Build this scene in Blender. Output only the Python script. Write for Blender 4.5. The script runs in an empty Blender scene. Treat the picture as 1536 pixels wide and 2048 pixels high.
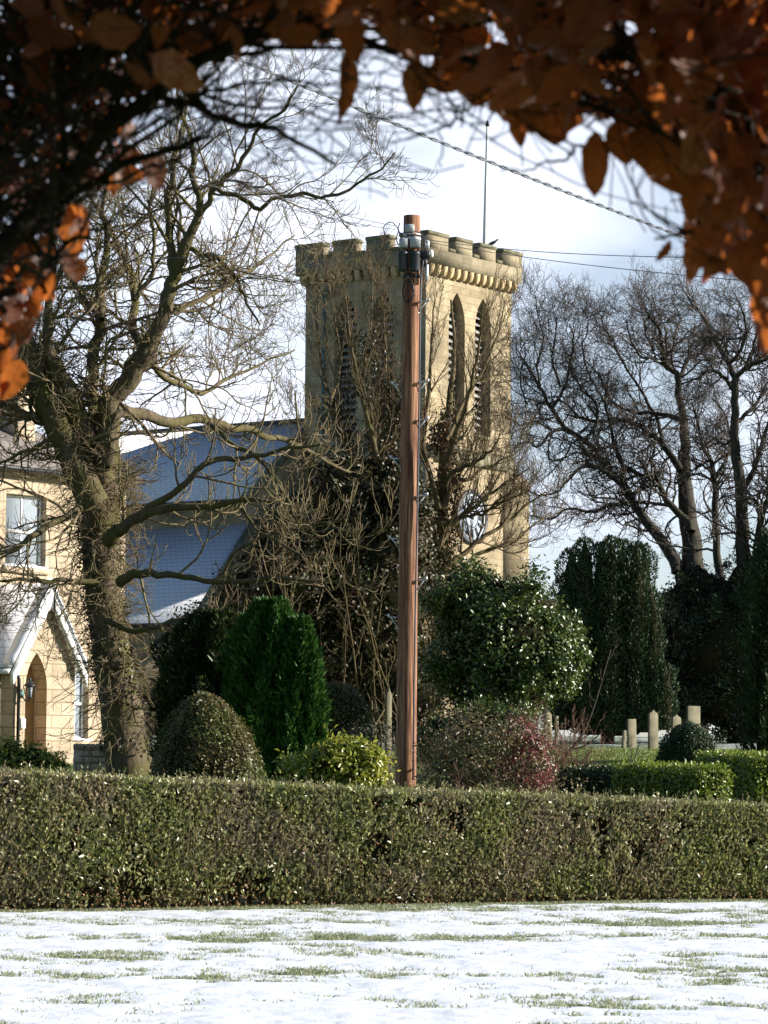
import bpy, bmesh, math, random
import numpy as np
from mathutils import Matrix, Vector

SC = bpy.context.scene
COL = SC.collection
R = math.radians
rng = np.random.default_rng(7)
random.seed(7)

# ------------------------------------------------------------------ camera
F = 6000.0                                   # focal length in photo pixels (1536 wide)
CAMZ, PITCH, ROLL = 1.65, math.atan(476 / 6000), R(0.5)
cam = bpy.data.cameras.new('camera')
cam.sensor_fit = 'HORIZONTAL'
cam.sensor_width = 24.0
cam.lens = 24.0 * F / 1536
cam.clip_start, cam.clip_end = 0.1, 6000
cam.dof.use_dof = True
cam.dof.focus_distance = 62.0
cam.dof.aperture_fstop = 17.0
co = bpy.data.objects.new('camera', cam)
COL.objects.link(co)
CM = Matrix.Rotation(R(90) + PITCH, 4, 'X') @ Matrix.Rotation(ROLL, 4, 'Z')
co.matrix_world = Matrix.Translation((0, 0, CAMZ)) @ CM
SC.camera = co
SC.render.resolution_x, SC.render.resolution_y = 768, 1024
CMN = np.array(CM.to_3x3())

def P(px, py, D):
    """photo pixel + distance ahead -> point in the world"""
    px, py, D = np.broadcast_arrays(np.asarray(px, float), np.asarray(py, float), np.asarray(D, float))
    d = np.stack([(px - 768) / F, (1024 - py) / F, -np.ones_like(px)], -1)
    w = d @ CMN.T
    return w / w[..., 1:2] * D[..., None] + np.array([0, 0, CAMZ])

# ------------------------------------------------------------------ world, sun, exposure
SUN_EL, SUN_TH = R(20), R(2)                 # sun off to the right and slightly behind the church
SV = Vector((math.cos(SUN_TH) * math.cos(SUN_EL), math.sin(SUN_TH) * math.cos(SUN_EL), math.sin(SUN_EL)))
sun = bpy.data.lights.new('sun', 'SUN')
sun.energy, sun.angle, sun.color = 5.0, R(0.5), (1.0, 0.93, 0.83)
so = bpy.data.objects.new('sun', sun)
COL.objects.link(so)
so.rotation_euler = SV.to_track_quat('Z', 'Y').to_euler()
so.location = (40, 0, 40)

W = bpy.data.worlds.new('World')
SC.world = W
W.use_nodes = True
nt = W.node_tree
nt.nodes.clear()
out = nt.nodes.new('ShaderNodeOutputWorld')
bg = nt.nodes.new('ShaderNodeBackground')
sky = nt.nodes.new('ShaderNodeTexSky')
sky.sky_type = 'NISHITA'
sky.sun_disc = False
sky.ozone_density = 3.0
sky.dust_density = 0.3
sky.sun_elevation = SUN_EL
sky.sun_rotation = math.pi / 2 - SUN_TH
bg.inputs['Strength'].default_value = 0.062
tc = nt.nodes.new('ShaderNodeTexCoord')
mp = nt.nodes.new('ShaderNodeMapping')
mp.inputs['Scale'].default_value = (1.0, 1.0, 2.2)
nz = nt.nodes.new('ShaderNodeTexNoise')
nz.inputs['Scale'].default_value = 7.0
nz.inputs['Detail'].default_value = 5
nz.inputs['Roughness'].default_value = 0.5
sep = nt.nodes.new('ShaderNodeSeparateXYZ')
elr = nt.nodes.new('ShaderNodeValToRGB')     # a bank of cloud low in the sky, clear blue overhead
cr = elr.color_ramp
cr.elements[0].position = 0.0;  cr.elements[0].color = (0.35, 0.35, 0.35, 1)
cr.elements[1].position = 0.62; cr.elements[1].color = (0.0, 0.0, 0.0, 1)
e = cr.elements.new(0.07); e.color = (0.5, 0.5, 0.5, 1)
e = cr.elements.new(0.16); e.color = (0.78, 0.78, 0.78, 1)
e = cr.elements.new(0.36); e.color = (0.7, 0.7, 0.7, 1)
nr = nt.nodes.new('ShaderNodeMapRange')
nr.inputs['From Min'].default_value = 0.36; nr.inputs['From Max'].default_value = 0.62
nr.inputs['To Min'].default_value = -0.42; nr.inputs['To Max'].default_value = 0.26
add = nt.nodes.new('ShaderNodeMath'); add.operation = 'ADD'; add.use_clamp = True
gate = nt.nodes.new('ShaderNodeMath'); gate.operation = 'MULTIPLY'
yr_ = nt.nodes.new('ShaderNodeMapRange'); yr_.interpolation_type = 'SMOOTHSTEP'   # the cloud lies over the church side of the sky
yr_.inputs['From Min'].default_value = 0.3; yr_.inputs['From Max'].default_value = 0.8
mixw = nt.nodes.new('ShaderNodeMix'); mixw.data_type = 'RGBA'
mixw.inputs[7].default_value = (9.2, 9.7, 11.2, 1)
L = nt.links.new
L(tc.outputs['Generated'], mp.inputs['Vector']); L(mp.outputs[0], nz.inputs['Vector'])
L(tc.outputs['Generated'], sep.inputs[0]); L(sep.outputs['Z'], elr.inputs[0])
L(nz.outputs['Fac'], nr.inputs['Value']); L(nr.outputs[0], add.inputs[0]); L(elr.outputs[0], add.inputs[1])
L(sep.outputs['Y'], yr_.inputs['Value']); L(yr_.outputs[0], gate.inputs[1]); L(add.outputs[0], gate.inputs[0]); L(gate.outputs[0], mixw.inputs[0]); L(sky.outputs[0], mixw.inputs[6])
L(mixw.outputs[2], bg.inputs['Color']); L(bg.outputs[0], out.inputs[0])

SC.view_settings.view_transform = 'Standard'
SC.view_settings.look = 'None'
SC.view_settings.exposure = 1.08
SC.view_settings.gamma = 1
SC.render.engine = 'CYCLES'
SC.cycles.max_bounces = 6
SC.cycles.diffuse_bounces = 2
SC.cycles.glossy_bounces = 2
SC.cycles.transmission_bounces = 4
SC.cycles.use_denoising = True
SC.cycles.sample_clamp_indirect = 4

# ------------------------------------------------------------------ helpers: objects
ORG = {}
def org(o):
    return ORG.get(o.name, np.zeros(3))

def tag(o, label=None, cat=None, group=None, kind=None):
    if label: o['label'] = label
    if cat: o['category'] = cat
    if group: o['group'] = group
    if kind: o['kind'] = kind
    return o

def empty(name, loc, label, cat, rz=0.0, group=None, local=False):
    o = bpy.data.objects.new(name, None)
    COL.objects.link(o)
    o.empty_display_size = 0.3
    o.location = Vector([float(v) for v in loc])
    o.rotation_euler = (0, 0, rz)
    ORG[o.name] = np.zeros(3) if local else np.array(loc, float)
    return tag(o, label, cat, group)

def link_mesh(name, me, mat, parent=None):
    o = bpy.data.objects.new(name, me)
    COL.objects.link(o)
    if mat is not None:
        for m in (mat if isinstance(mat, (list, tuple)) else [mat]):
            me.materials.append(m)
    if parent is not None:
        o.parent = parent
        ORG[o.name] = org(parent)
    return o

def mk(name, V, faces, mat, parent=None, origin=None, uv=None, smooth=False, auto_uv=False, vuv=None, mi=None):
    """V (N,3) in world coords (or the parent's local ones); faces = list of int arrays (M,k)"""
    V = np.asarray(V, float)
    o0 = org(parent) if parent is not None else (np.asarray(origin, float) if origin is not None else np.zeros(3))
    me = bpy.data.meshes.new(name)
    faces = [np.asarray(f, int) for f in faces if len(f)]
    me.vertices.add(len(V))
    me.vertices.foreach_set('co', (V - o0).astype(np.float32).ravel())
    nl = sum(f.size for f in faces)
    npoly = sum(len(f) for f in faces)
    me.loops.add(nl)
    me.polygons.add(npoly)
    me.loops.foreach_set('vertex_index', np.concatenate([f.ravel() for f in faces]).astype(np.int32))
    starts, s = [], 0
    for f in faces:
        starts.append(s + np.arange(len(f)) * f.shape[1]); s += f.size
    me.polygons.foreach_set('loop_start', np.concatenate(starts).astype(np.int32))
    if smooth:
        me.polygons.foreach_set('use_smooth', np.ones(npoly, bool))
    if mi is not None:
        me.polygons.foreach_set('material_index', np.asarray(mi, np.int32))
    me.update(calc_edges=True)
    if vuv is not None:
        l = me.uv_layers.new(name='UVMap')
        idx = np.concatenate([f.ravel() for f in faces])
        l.data.foreach_set('uv', np.asarray(vuv, np.float32)[idx].ravel())
    o = link_mesh(name, me, mat, parent)
    if parent is None and origin is not None:
        o.location = Vector([float(v) for v in origin]); ORG[o.name] = np.asarray(origin, float)
    if auto_uv:
        box_uv(me)
    return o

def box_uv(me):
    l = me.uv_layers.new(name='UVMap') if not me.uv_layers else me.uv_layers[0]
    n = len(me.polygons)
    nrm = np.empty(n * 3, np.float32); me.polygons.foreach_get('normal', nrm); nrm = nrm.reshape(-1, 3)
    tot = np.empty(n, np.int32); me.polygons.foreach_get('loop_total', tot)
    vi = np.empty(len(me.loops), np.int32); me.loops.foreach_get('vertex_index', vi)
    V = np.empty(len(me.vertices) * 3, np.float32); me.vertices.foreach_get('co', V); V = V.reshape(-1, 3)
    N = np.repeat(nrm, tot, axis=0); Q = V[vi]
    h = np.hypot(N[:, 0], N[:, 1])
    flat = h < 0.2
    hh = np.maximum(h, 1e-5)
    u = (-N[:, 1] * Q[:, 0] + N[:, 0] * Q[:, 1]) / hh
    v = Q[:, 2] / np.maximum(hh, 0.2)
    u = np.where(flat, Q[:, 0], u); v = np.where(flat, Q[:, 1], v)
    l.data.foreach_set('uv', np.stack([u, v], -1).astype(np.float32).ravel())

class MB:
    """collects boxes, prisms, tubes, lathes into ONE mesh"""
    def __init__(s): s.V = []; s.Fq = {}; s.n = 0
    def add(s, V, faces):
        V = np.asarray(V, float); s.V.append(V)
        for f in faces:
            f = np.asarray(f, int)
            if len(f): s.Fq.setdefault(f.shape[1], []).append(f + s.n)
        s.n += len(V); return s
    def box(s, a, b, M=None):
        (x0, y0, z0), (x1, y1, z1) = a, b
        V = np.array([(x, y, z) for z in (z0, z1) for y in (y0, y1) for x in (x0, x1)], float)
        if M is not None: V = V @ np.array(M.to_3x3()).T + np.array(M.translation)
        return s.add(V, [[(0, 2, 3, 1), (4, 5, 7, 6), (0, 1, 5, 4), (2, 6, 7, 3), (0, 4, 6, 2), (1, 3, 7, 5)]])
    def bbox(s, a, b, c=0.02):
        """box with chamfered edges"""
        bm = bmesh.new()
        bmesh.ops.create_cube(bm, size=1)
        for v in bm.verts:
            v.co = Vector([(a[i] + b[i]) / 2 + v.co[i] * (b[i] - a[i]) for i in range(3)])
        bmesh.ops.bevel(bm, geom=bm.edges[:], offset=c, segments=1, affect='EDGES')
        return s.bm(bm)
    def bm(s, bm):
        bm.verts.index_update()
        V = [tuple(v.co) for v in bm.verts]
        fs = {}
        for f in bm.faces: fs.setdefault(len(f.verts), []).append([v.index for v in f.verts])
        bm.free()
        return s.add(V, list(fs.values()))
    def tube(s, pts, rad, k=8, cap=True):
        pts = np.asarray(pts, float); rad = np.broadcast_to(np.asarray(rad, float), (len(pts),))
        V, Fc = tube_geo(pts[None], rad[None], k)
        fs = [Fc]
        if cap:
            n = len(pts); fs += [np.arange(k)[None, ::-1], (np.arange(k) + (n - 1) * k)[None]]
        return s.add(V, fs)
    def lathe(s, prof, c=(0, 0, 0), k=16, ax='z', cap=True):
        prof = np.asarray(prof, float); n = len(prof)
        a = np.linspace(0, 2 * np.pi, k, endpoint=False)
        V = np.zeros((n, k, 3))
        V[..., 0] = prof[:, None, 0] * np.cos(a); V[..., 1] = prof[:, None, 0] * np.sin(a); V[..., 2] = prof[:, None, 1]
        if ax == 'y': V = V[..., [0, 2, 1]]
        if ax == 'x': V = V[..., [2, 0, 1]]
        i = np.arange(n - 1)[:, None] * k; j = np.arange(k); jn = (j + 1) % k
        q = np.stack([i + j, i + jn, i + k + jn, i + k + j], -1).reshape(-1, 4)
        return s.add(V.reshape(-1, 3) + np.array(c), [q] + ([np.arange(k)[None, ::-1], (np.arange(k) + (n - 1) * k)[None]] if cap else []))
    def prism(s, poly, axis, a, b):
        """polygon in the two other axes (in order), extruded from a to b along axis (0,1,2)"""
        poly = np.asarray(poly, float); n = len(poly)
        V = np.zeros((2 * n, 3)); o = [i for i in range(3) if i != axis]
        V[:n, o] = poly; V[n:, o] = poly; V[:n, axis] = a; V[n:, axis] = b
        i = np.arange(n); j = (i + 1) % n
        return s.add(V, [np.stack([i, j, j + n, i + n], -1), i[None, ::-1], (i + n)[None]])
    def build(s, name, mat, parent=None, smooth=False, uv=True, origin=None, fix=True):
        o = mk(name, np.concatenate(s.V), [np.concatenate(f) for f in s.Fq.values()], mat, parent, origin=origin, smooth=smooth)
        if fix:
            bm = bmesh.new(); bm.from_mesh(o.data)
            bmesh.ops.recalc_face_normals(bm, faces=bm.faces[:])
            bm.to_mesh(o.data); bm.free()
        if uv: box_uv(o.data)
        if smooth:
            o.data.polygons.foreach_set('use_smooth', np.ones(len(o.data.polygons), bool))
        return o

def tube_geo(Pt, Rd, k):
    """Pt (B,n,3), Rd (B,n) -> verts, quads"""
    B, n, _ = Pt.shape
    T = np.gradient(Pt, axis=1)
    T /= np.linalg.norm(T, axis=-1, keepdims=True) + 1e-12
    ref = np.where(np.abs(T[..., 2:3]) > 0.97, np.array([1.0, 0.2, 0]), np.array([0.0, 0, 1]))
    if B * n < 4000 or True:
        m = np.abs(T[:, :, 2]).max(axis=1) > 0.97
        ref = np.where(m[:, None, None], np.array([0.93, 0.31, 0.17]), np.array([0.05, 0.03, 1.0])) * np.ones_like(T)
    N = np.cross(T, ref); N /= np.linalg.norm(N, axis=-1, keepdims=True) + 1e-12
    Bn = np.cross(T, N)
    a = np.linspace(0, 2 * np.pi, k, endpoint=False)
    V = Pt[:, :, None, :] + Rd[:, :, None, None] * (np.cos(a)[:, None] * N[:, :, None, :] + np.sin(a)[:, None] * Bn[:, :, None, :])
    b = np.arange(B)[:, None, None] * (n * k); i = np.arange(n - 1)[None, :, None] * k; j = np.arange(k)[None, None, :]; jn = (j + 1) % k
    q = np.stack([b + i + j, b + i + jn, b + i + k + jn, b + i + k + j], -1).reshape(-1, 4)
    return V.reshape(-1, 3), q

def merge(parts):
    Vs, Fs, n = [], [], 0
    for V, f in parts:
        Vs.append(V); Fs.append(f + n); n += len(V)
    return np.concatenate(Vs), np.concatenate(Fs)

# ------------------------------------------------------------------ helpers: noise
_G = np.random.default_rng(3).random((256, 256))
def vnoise(x, y):
    x = np.asarray(x, float); y = np.asarray(y, float)
    xi = np.floor(x).astype(int); yi = np.floor(y).astype(int)
    fx = x - xi; fy = y - yi
    fx = fx * fx * (3 - 2 * fx); fy = fy * fy * (3 - 2 * fy)
    g = lambda a, b: _G[a % 256, b % 256]
    return (g(xi, yi) * (1 - fx) + g(xi + 1, yi) * fx) * (1 - fy) + (g(xi, yi + 1) * (1 - fx) + g(xi + 1, yi + 1) * fx) * fy
def fbm(x, y, oct=4, gain=0.5):
    s, a, t = 0, 1, 0
    for o in range(oct):
        s = s + a * vnoise(x * 2 ** o + 17.3 * o, y * 2 ** o + 9.1 * o); t += a; a *= gain
    return s / t

def unit(v): return v / (np.linalg.norm(v, axis=-1, keepdims=True) + 1e-12)

# ------------------------------------------------------------------ helpers: materials
def newmat(name):
    m = bpy.data.materials.new(name); m.use_nodes = True
    t = m.node_tree; t.nodes.clear()
    o = t.nodes.new('ShaderNodeOutputMaterial')
    def N(typ, _props=None, **ins):
        n = t.nodes.new('ShaderNode' + typ)
        for k, v in (_props or {}).items(): setattr(n, k, v)
        for k, v in ins.items():
            key = int(k[1:]) if k[0] == '_' and k[1:].isdigit() else k.replace('_', ' ')
            s = n.inputs[key]
            if isinstance(v, bpy.types.NodeSocket): t.links.new(v, s)
            else: s.default_value = v
        return n
    def ramp(fac, *stops):
        n = t.nodes.new('ShaderNodeValToRGB'); t.links.new(fac, n.inputs[0])
        el = n.color_ramp.elements
        while len(el) < len(stops): el.new(0.5)
        for q, (p, c) in zip(el, stops):
            q.position = p; q.color = (c, c, c, 1) if isinstance(c, (int, float)) else (*c, 1)
        return n.outputs[0]
    def mix(f, a, b, mode='MIX'):
        n = t.nodes.new('ShaderNodeMix'); n.data_type = 'RGBA'; n.blend_type = mode
        for i, v in ((0, f), (6, a), (7, b)):
            if isinstance(v, bpy.types.NodeSocket): t.links.new(v, n.inputs[i])
            elif i == 0: n.inputs[0].default_value = v
            else: n.inputs[i].default_value = (*v, 1)
        return n.outputs[2]
    def noise(scale, vec=None, detail=4, rough=0.55, dist=0.0):
        n = N('TexNoise', Scale=scale, Detail=detail, Roughness=rough, Distortion=dist)
        if vec is not None: t.links.new(vec, n.inputs['Vector'])
        return n.outputs['Fac']
    def fin(sh): t.links.new(sh, o.inputs['Surface']); return m
    def bump(h, strength=0.4, dist=0.02):
        return N('Bump', Strength=strength, Distance=dist, Height=h).outputs[0]
    def coord(kind='Object', scale=None, rot=None):
        c = t.nodes.new('ShaderNodeTexCoord').outputs[kind]
        if scale is None and rot is None: return c
        mpn = t.nodes.new('ShaderNodeMapping'); t.links.new(c, mpn.inputs[0])
        if scale is not None: mpn.inputs['Scale'].default_value = scale
        if rot is not None: mpn.inputs['Rotation'].default_value = rot
        return mpn.outputs[0]
    class X: pass
    x = X(); x.m, x.t, x.N, x.ramp, x.mix, x.noise, x.fin, x.bump, x.coord = m, t, N, ramp, mix, noise, fin, bump, coord
    return x

def principled(x, col, rough=0.8, nrm=None, spec=0.3, **kw):
    p = x.N('BsdfPrincipled', Roughness=rough)
    p.inputs['Specular IOR Level'].default_value = spec
    if isinstance(col, bpy.types.NodeSocket): x.t.links.new(col, p.inputs['Base Color'])
    else: p.inputs['Base Color'].default_value = (*col, 1)
    if nrm is not None: x.t.links.new(nrm, p.inputs['Normal'])
    for k, v in kw.items(): p.inputs[k.replace('_', ' ')].default_value = v
    return p.outputs[0]

def simple(name, col, rough=0.6, var=0.25, scale=8.0, metallic=0.0, spec=0.4, bumps=0.0):
    x = newmat(name); c = x.coord()
    n = x.noise(scale, c)
    a = tuple(v * (1 - var) for v in col); b = tuple(min(1, v * (1 + var)) for v in col)
    cc = x.ramp(n, (0.3, a), (0.7, b))
    return x.fin(principled(x, cc, rough, x.bump(n, bumps, 0.01) if bumps else None, spec, Metallic=metallic))

def leafmat(name, cols, rough=0.35, trans=0.25, tcol=None, spec=0.5, patch=None, pscale=1.2):
    """cols: leaf colours spread leaf by leaf; patch: colour taken over in places"""
    x = newmat(name)
    r = x.N('NewGeometry').outputs['Random Per Island']
    k = len(cols)
    col = x.ramp(r, *[(i / max(1, k - 1), c) for i, c in enumerate(cols)])
    if patch:
        n = x.noise(pscale, x.coord(), 3)
        f = x.ramp(n, (0.42, 0.0), (0.6, 0.85))
        w = x.N('TexWhiteNoise', {'noise_dimensions': '1D'}, W=r).outputs['Value']
        f2 = x.N('Math', {'operation': 'MULTIPLY'}, _0=f, _1=x.ramp(w, (0.2, 0.2), (0.7, 1.0))).outputs[0]
        col = x.mix(f2, col, patch)
    pr = principled(x, col, rough, None, spec)
    if trans <= 0: return x.fin(pr)
    tr = x.N('BsdfTranslucent', Color=(*tcol, 1)) if tcol else x.N('BsdfTranslucent', Color=col)
    ms = x.N('MixShader', Fac=trans)
    x.t.links.new(pr, ms.inputs[1]); x.t.links.new(tr.outputs[0], ms.inputs[2])
    return x.fin(ms.outputs[0])

def stone(name, c1, c2, c3, bw=0.62, bh=0.3, stain=(0.10, 0.085, 0.06), amt=0.6, mortar=(0.27, 0.22, 0.145)):
    x = newmat(name); uv = x.coord('UV'); ob = x.coord()
    b = x.N('TexBrick', {'offset': 0.5, 'squash': 1.0}, Vector=uv, Color1=(0, 0, 0, 1), Color2=(1, 1, 1, 1), Mortar=(0.5, 0.5, 0.5, 1),
            Scale=1.0, Mortar_Size=0.016, Mortar_Smooth=0.3, Bias=0.0, Brick_Width=bw, Row_Height=bh)
    wob = x.noise(1.7, ob, 4, 0.6)
    tone = x.mix(0.5, b.outputs['Color'], x.ramp(wob, (0.3, 0.0), (0.7, 1.0)))
    col = x.ramp(tone, (0.1, c1), (0.5, c2), (0.9, c3))
    big = x.noise(0.55, ob, 5, 0.6)
    col = x.mix(x.ramp(big, (0.44, 0.0), (0.66, amt)), col, stain)
    streak = x.noise(1.0, x.coord('Object', (2.2, 2.2, 0.22)), 4, 0.6)
    col = x.mix(x.ramp(streak, (0.5, 0.0), (0.75, amt * 0.7)), col, stain)
    fine = x.noise(14.0, ob, 5, 0.65)
    col = x.mix(0.45, col, x.ramp(fine, (0.25, 0.25), (0.75, 0.75)), 'OVERLAY')
    col = x.mix(b.outputs['Fac'], col, mortar)
    h = x.N('Math', {'operation': 'SUBTRACT'}, _0=fine, _1=b.outputs['Fac']).outputs[0]
    return x.fin(principled(x, col, 0.92, x.bump(h, 0.55, 0.03), 0.15))

M = {}
M['sandstone'] = stone('sandstone', (0.47, 0.39, 0.255), (0.39, 0.315, 0.20), (0.29, 0.23, 0.145))
M['house_stone'] = stone('house_stone', (0.56, 0.46, 0.34), (0.48, 0.385, 0.275), (0.40, 0.32, 0.23), 0.7, 0.32, (0.2, 0.15, 0.09), 0.35)
M['parapet_stone'] = stone('weathered_parapet_stone', (0.36, 0.31, 0.21), (0.29, 0.245, 0.165), (0.21, 0.175, 0.115), 0.7, 0.32)
M['coping'] = simple('coping_stone', (0.15, 0.14, 0.085), 0.95, 0.45, 2.5, bumps=0.3)
M['corbel_stone'] = simple('corbel_stone', (0.42, 0.32, 0.18), 0.9, 0.35, 1.8, bumps=0.3)
M['grave_stone'] = simple('gravestone_stone', (0.15, 0.135, 0.085), 0.9, 0.4, 3.0, bumps=0.3)
M['copper'] = simple('verdigris_copper', (0.07, 0.15, 0.14), 0.6, 0.3, 3)
M['white'] = simple('white_paint', (0.78, 0.78, 0.76), 0.5, 0.06, 6)
M['black'] = simple('black_iron', (0.02, 0.02, 0.022), 0.45, 0.3, 9)
M['dark_box'] = simple('dark_plastic_box', (0.028, 0.034, 0.042), 0.4, 0.3, 6)
M['grey_box'] = simple('grey_plastic_box', (0.40, 0.42, 0.42), 0.5, 0.15, 8)
M['galv'] = simple('galvanised_steel', (0.58, 0.6, 0.62), 0.38, 0.2, 20, metallic=0.6)
M['wire'] = simple('wire_sheath', (0.05, 0.055, 0.07), 0.5, 0.2, 5)
M['cable'] = simple('cable_sheath', (0.10, 0.115, 0.14), 0.45, 0.2, 5)
M['interior'] = simple('dark_interior', (0.012, 0.011, 0.010), 0.9, 0.2, 3)  # near-black colour stands for the darkness inside rooms and belfry
M['louvre'] = simple('grey_louvre_boards', (0.26, 0.25, 0.23), 0.8, 0.3, 5)
M['curtain'] = simple('pale_curtain', (0.55, 0.56, 0.58), 0.9, 0.15, 5)
M['door_wood'] = simple('oak_door', (0.40, 0.22, 0.085), 0.6, 0.25, 6)
M['crow'] = simple('black_feathers', (0.012, 0.012, 0.015), 0.45, 0.3, 30)
M['dial'] = simple('pale_dial', (0.40, 0.47, 0.58), 0.35, 0.15, 6)
M['wood_dark'] = simple('dark_dial_metal', (0.03, 0.03, 0.035), 0.5, 0.2, 6)

def m_glass():
    x = newmat('window_glass')
    return x.fin(principled(x, (0.27, 0.31, 0.35), 0.05, None, 0.9))  # pale blue-grey base colour stands in for sky reflected in the glass
M['glass'] = m_glass()

def m_slate():
    x = newmat('slate_with_thin_snow'); uv = x.coord('UV'); ob = x.coord()
    b = x.N('TexBrick', {'offset': 0.5}, Vector=uv, Color1=(0.05, 0.05, 0.055, 1), Color2=(0.10, 0.10, 0.11, 1), Mortar=(0.02, 0.02, 0.02, 1),
            Scale=1.0, Mortar_Size=0.012, Brick_Width=0.3, Row_Height=0.22)
    n = x.noise(1.3, x.coord('UV', (0.6, 2.6, 1)), 5, 0.62)
    n2 = x.noise(0.5, ob, 3)
    s = x.N('Math', {'operation': 'ADD'}, _0=n, _1=n2).outputs[0]
    row = x.N('TexWave', {'bands_direction': 'Y', 'wave_profile': 'SAW'}, Vector=uv, Scale=1 / 0.22 / 6.2832 * 6.2832 / 20 * 20 * 0.05 * 3.2, Distortion=0.6, Detail=1.0)
    s2 = x.N('Math', {'operation': 'MULTIPLY_ADD'}, _0=row.outputs['Fac'], _1=0.16, _2=s).outputs[0]
    f = x.ramp(s2, (0.50, 0.15), (0.82, 1.0))
    f = x.N('Math', {'operation': 'MULTIPLY'}, _0=f, _1=x.ramp(b.outputs['Fac'], (0.0, 1.0), (1.0, 0.55))).outputs[0]
    col = x.mix(f, b.outputs['Color'], (0.80, 0.82, 0.86))
    return x.fin(principled(x, col, 0.75, x.bump(x.N('Math', {'operation': 'ADD'}, _0=f, _1=b.outputs['Fac']).outputs[0], 0.3, 0.02), 0.3))
M['slate_snow'] = m_slate()

def m_slate_bare():
    x = newmat('lichened_slate'); uv = x.coord('UV')
    b = x.N('TexBrick', {'offset': 0.5}, Vector=uv, Color1=(0.12, 0.105, 0.10, 1), Color2=(0.2, 0.175, 0.16, 1), Mortar=(0.03, 0.03, 0.03, 1),
            Scale=1.0, Mortar_Size=0.014, Brick_Width=0.3, Row_Height=0.22)
    n = x.noise(2.0, x.coord(), 5)
    col = x.mix(x.ramp(n, (0.5, 0.0), (0.75, 0.6)), b.outputs['Color'], (0.30, 0.27, 0.22))
    return x.fin(principled(x, col, 0.7, x.bump(b.outputs['Fac'], 0.4, -0.02), 0.3))
M['slate'] = m_slate_bare()

def m_bark(name, a, b, moss=None, mamt=0.5, sc=7.0):
    x = newmat(name)
    v = x.coord('Object', (sc, sc, sc * 0.25))
    n = x.noise(1.0, v, 6, 0.65)
    col = x.ramp(n, (0.3, a), (0.7, b))
    if moss:
        mn = x.noise(1.5, x.coord(), 5, 0.6)
        col = x.mix(x.ramp(mn, (0.42, 0.0), (0.6, mamt)), col, moss)
    return x.fin(principled(x, col, 0.9, x.bump(n, 0.8, 0.04), 0.15))
M['bark_moss'] = m_bark('mossy_bark', (0.05, 0.04, 0.026), (0.16, 0.125, 0.082), (0.085, 0.082, 0.022), 0.8)
M['bark_grey'] = m_bark('dark_grey_bark', (0.025, 0.022, 0.02), (0.075, 0.066, 0.055), (0.04, 0.04, 0.016), 0.6)
M['bark_brown'] = m_bark('brown_bark', (0.07, 0.05, 0.03), (0.19, 0.14, 0.08), (0.10, 0.10, 0.03), 0.5)
M['twig_tan'] = m_bark('tan_twigs', (0.11, 0.085, 0.055), (0.26, 0.20, 0.125), (0.14, 0.125, 0.04), 0.6)
M['twig_brown'] = m_bark('brown_twigs', (0.06, 0.042, 0.026), (0.17, 0.125, 0.075), (0.09, 0.08, 0.03), 0.5)
M['twig_grey'] = m_bark('grey_twigs', (0.055, 0.046, 0.042), (0.13, 0.108, 0.09))
M['twig_red'] = m_bark('reddish_twigs', (0.10, 0.055, 0.04), (0.20, 0.12, 0.085))
M['beech_twig'] = m_bark('beech_twigs', (0.022, 0.018, 0.015), (0.06, 0.05, 0.042), None, 0, 40)

def m_pole():
    x = newmat('creosoted_pole_wood')
    n = x.noise(1.0, x.coord('Object', (34, 34, 1.3)), 6, 0.7)
    n2 = x.noise(1.0, x.coord('Object', (3, 3, 0.6)), 4, 0.6)
    col = x.ramp(n, (0.36, (0.06, 0.024, 0.014)), (0.5, (0.25, 0.115, 0.06)), (0.66, (0.44, 0.25, 0.14)))
    col = x.mix(x.ramp(n2, (0.45, 0.0), (0.7, 0.6)), col, (0.11, 0.04, 0.025))
    return x.fin(principled(x, col, 0.75, x.bump(n, 0.7, 0.012), 0.25))
M['pole'] = m_pole()

M['lf_privet'] = leafmat('privet_leaves', [(0.08, 0.10, 0.02), (0.20, 0.23, 0.055), (0.40, 0.40, 0.17), (0.15, 0.16, 0.05), (0.30, 0.29, 0.14)], 0.34, 0.32, spec=0.7, patch=(0.30, 0.23, 0.16), pscale=1.1)
M['thicket'] = simple('painted_inner_shade', (0.022, 0.020, 0.010), 0.95, 0.5, 9, spec=0.05, bumps=0.6)  # near-black, so the shade deep inside foliage is in the colour
M['lf_holly'] = leafmat('holly_leaves', [(0.03, 0.06, 0.012), (0.065, 0.105, 0.02), (0.15, 0.17, 0.035)], 0.34, 0.18, spec=0.6)
M['lf_yew'] = leafmat('yew_needles', [(0.014, 0.032, 0.013), (0.03, 0.055, 0.02), (0.055, 0.085, 0.03)], 0.5, 0.1, spec=0.3)
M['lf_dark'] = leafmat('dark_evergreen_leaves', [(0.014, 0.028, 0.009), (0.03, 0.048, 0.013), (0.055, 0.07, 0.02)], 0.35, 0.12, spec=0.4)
M['lf_cypress'] = leafmat('cypress_sprays', [(0.015, 0.055, 0.010), (0.035, 0.10, 0.016), (0.075, 0.16, 0.028)], 0.55, 0.15, spec=0.25)
M['lf_laurel'] = leafmat('laurel_leaves', [(0.08, 0.12, 0.018), (0.24, 0.27, 0.035), (0.42, 0.40, 0.055), (0.14, 0.19, 0.025)], 0.34, 0.35, spec=0.6)
M['lf_box'] = leafmat('box_hedge_leaves', [(0.08, 0.13, 0.016), (0.18, 0.24, 0.028), (0.32, 0.36, 0.045)], 0.36, 0.25, spec=0.6)
M['lf_topiary'] = leafmat('topiary_leaves', [(0.05, 0.07, 0.015), (0.09, 0.115, 0.025), (0.14, 0.14, 0.04)], 0.4, 0.2, spec=0.35, patch=(0.15, 0.10, 0.045), pscale=1.6)
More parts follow.
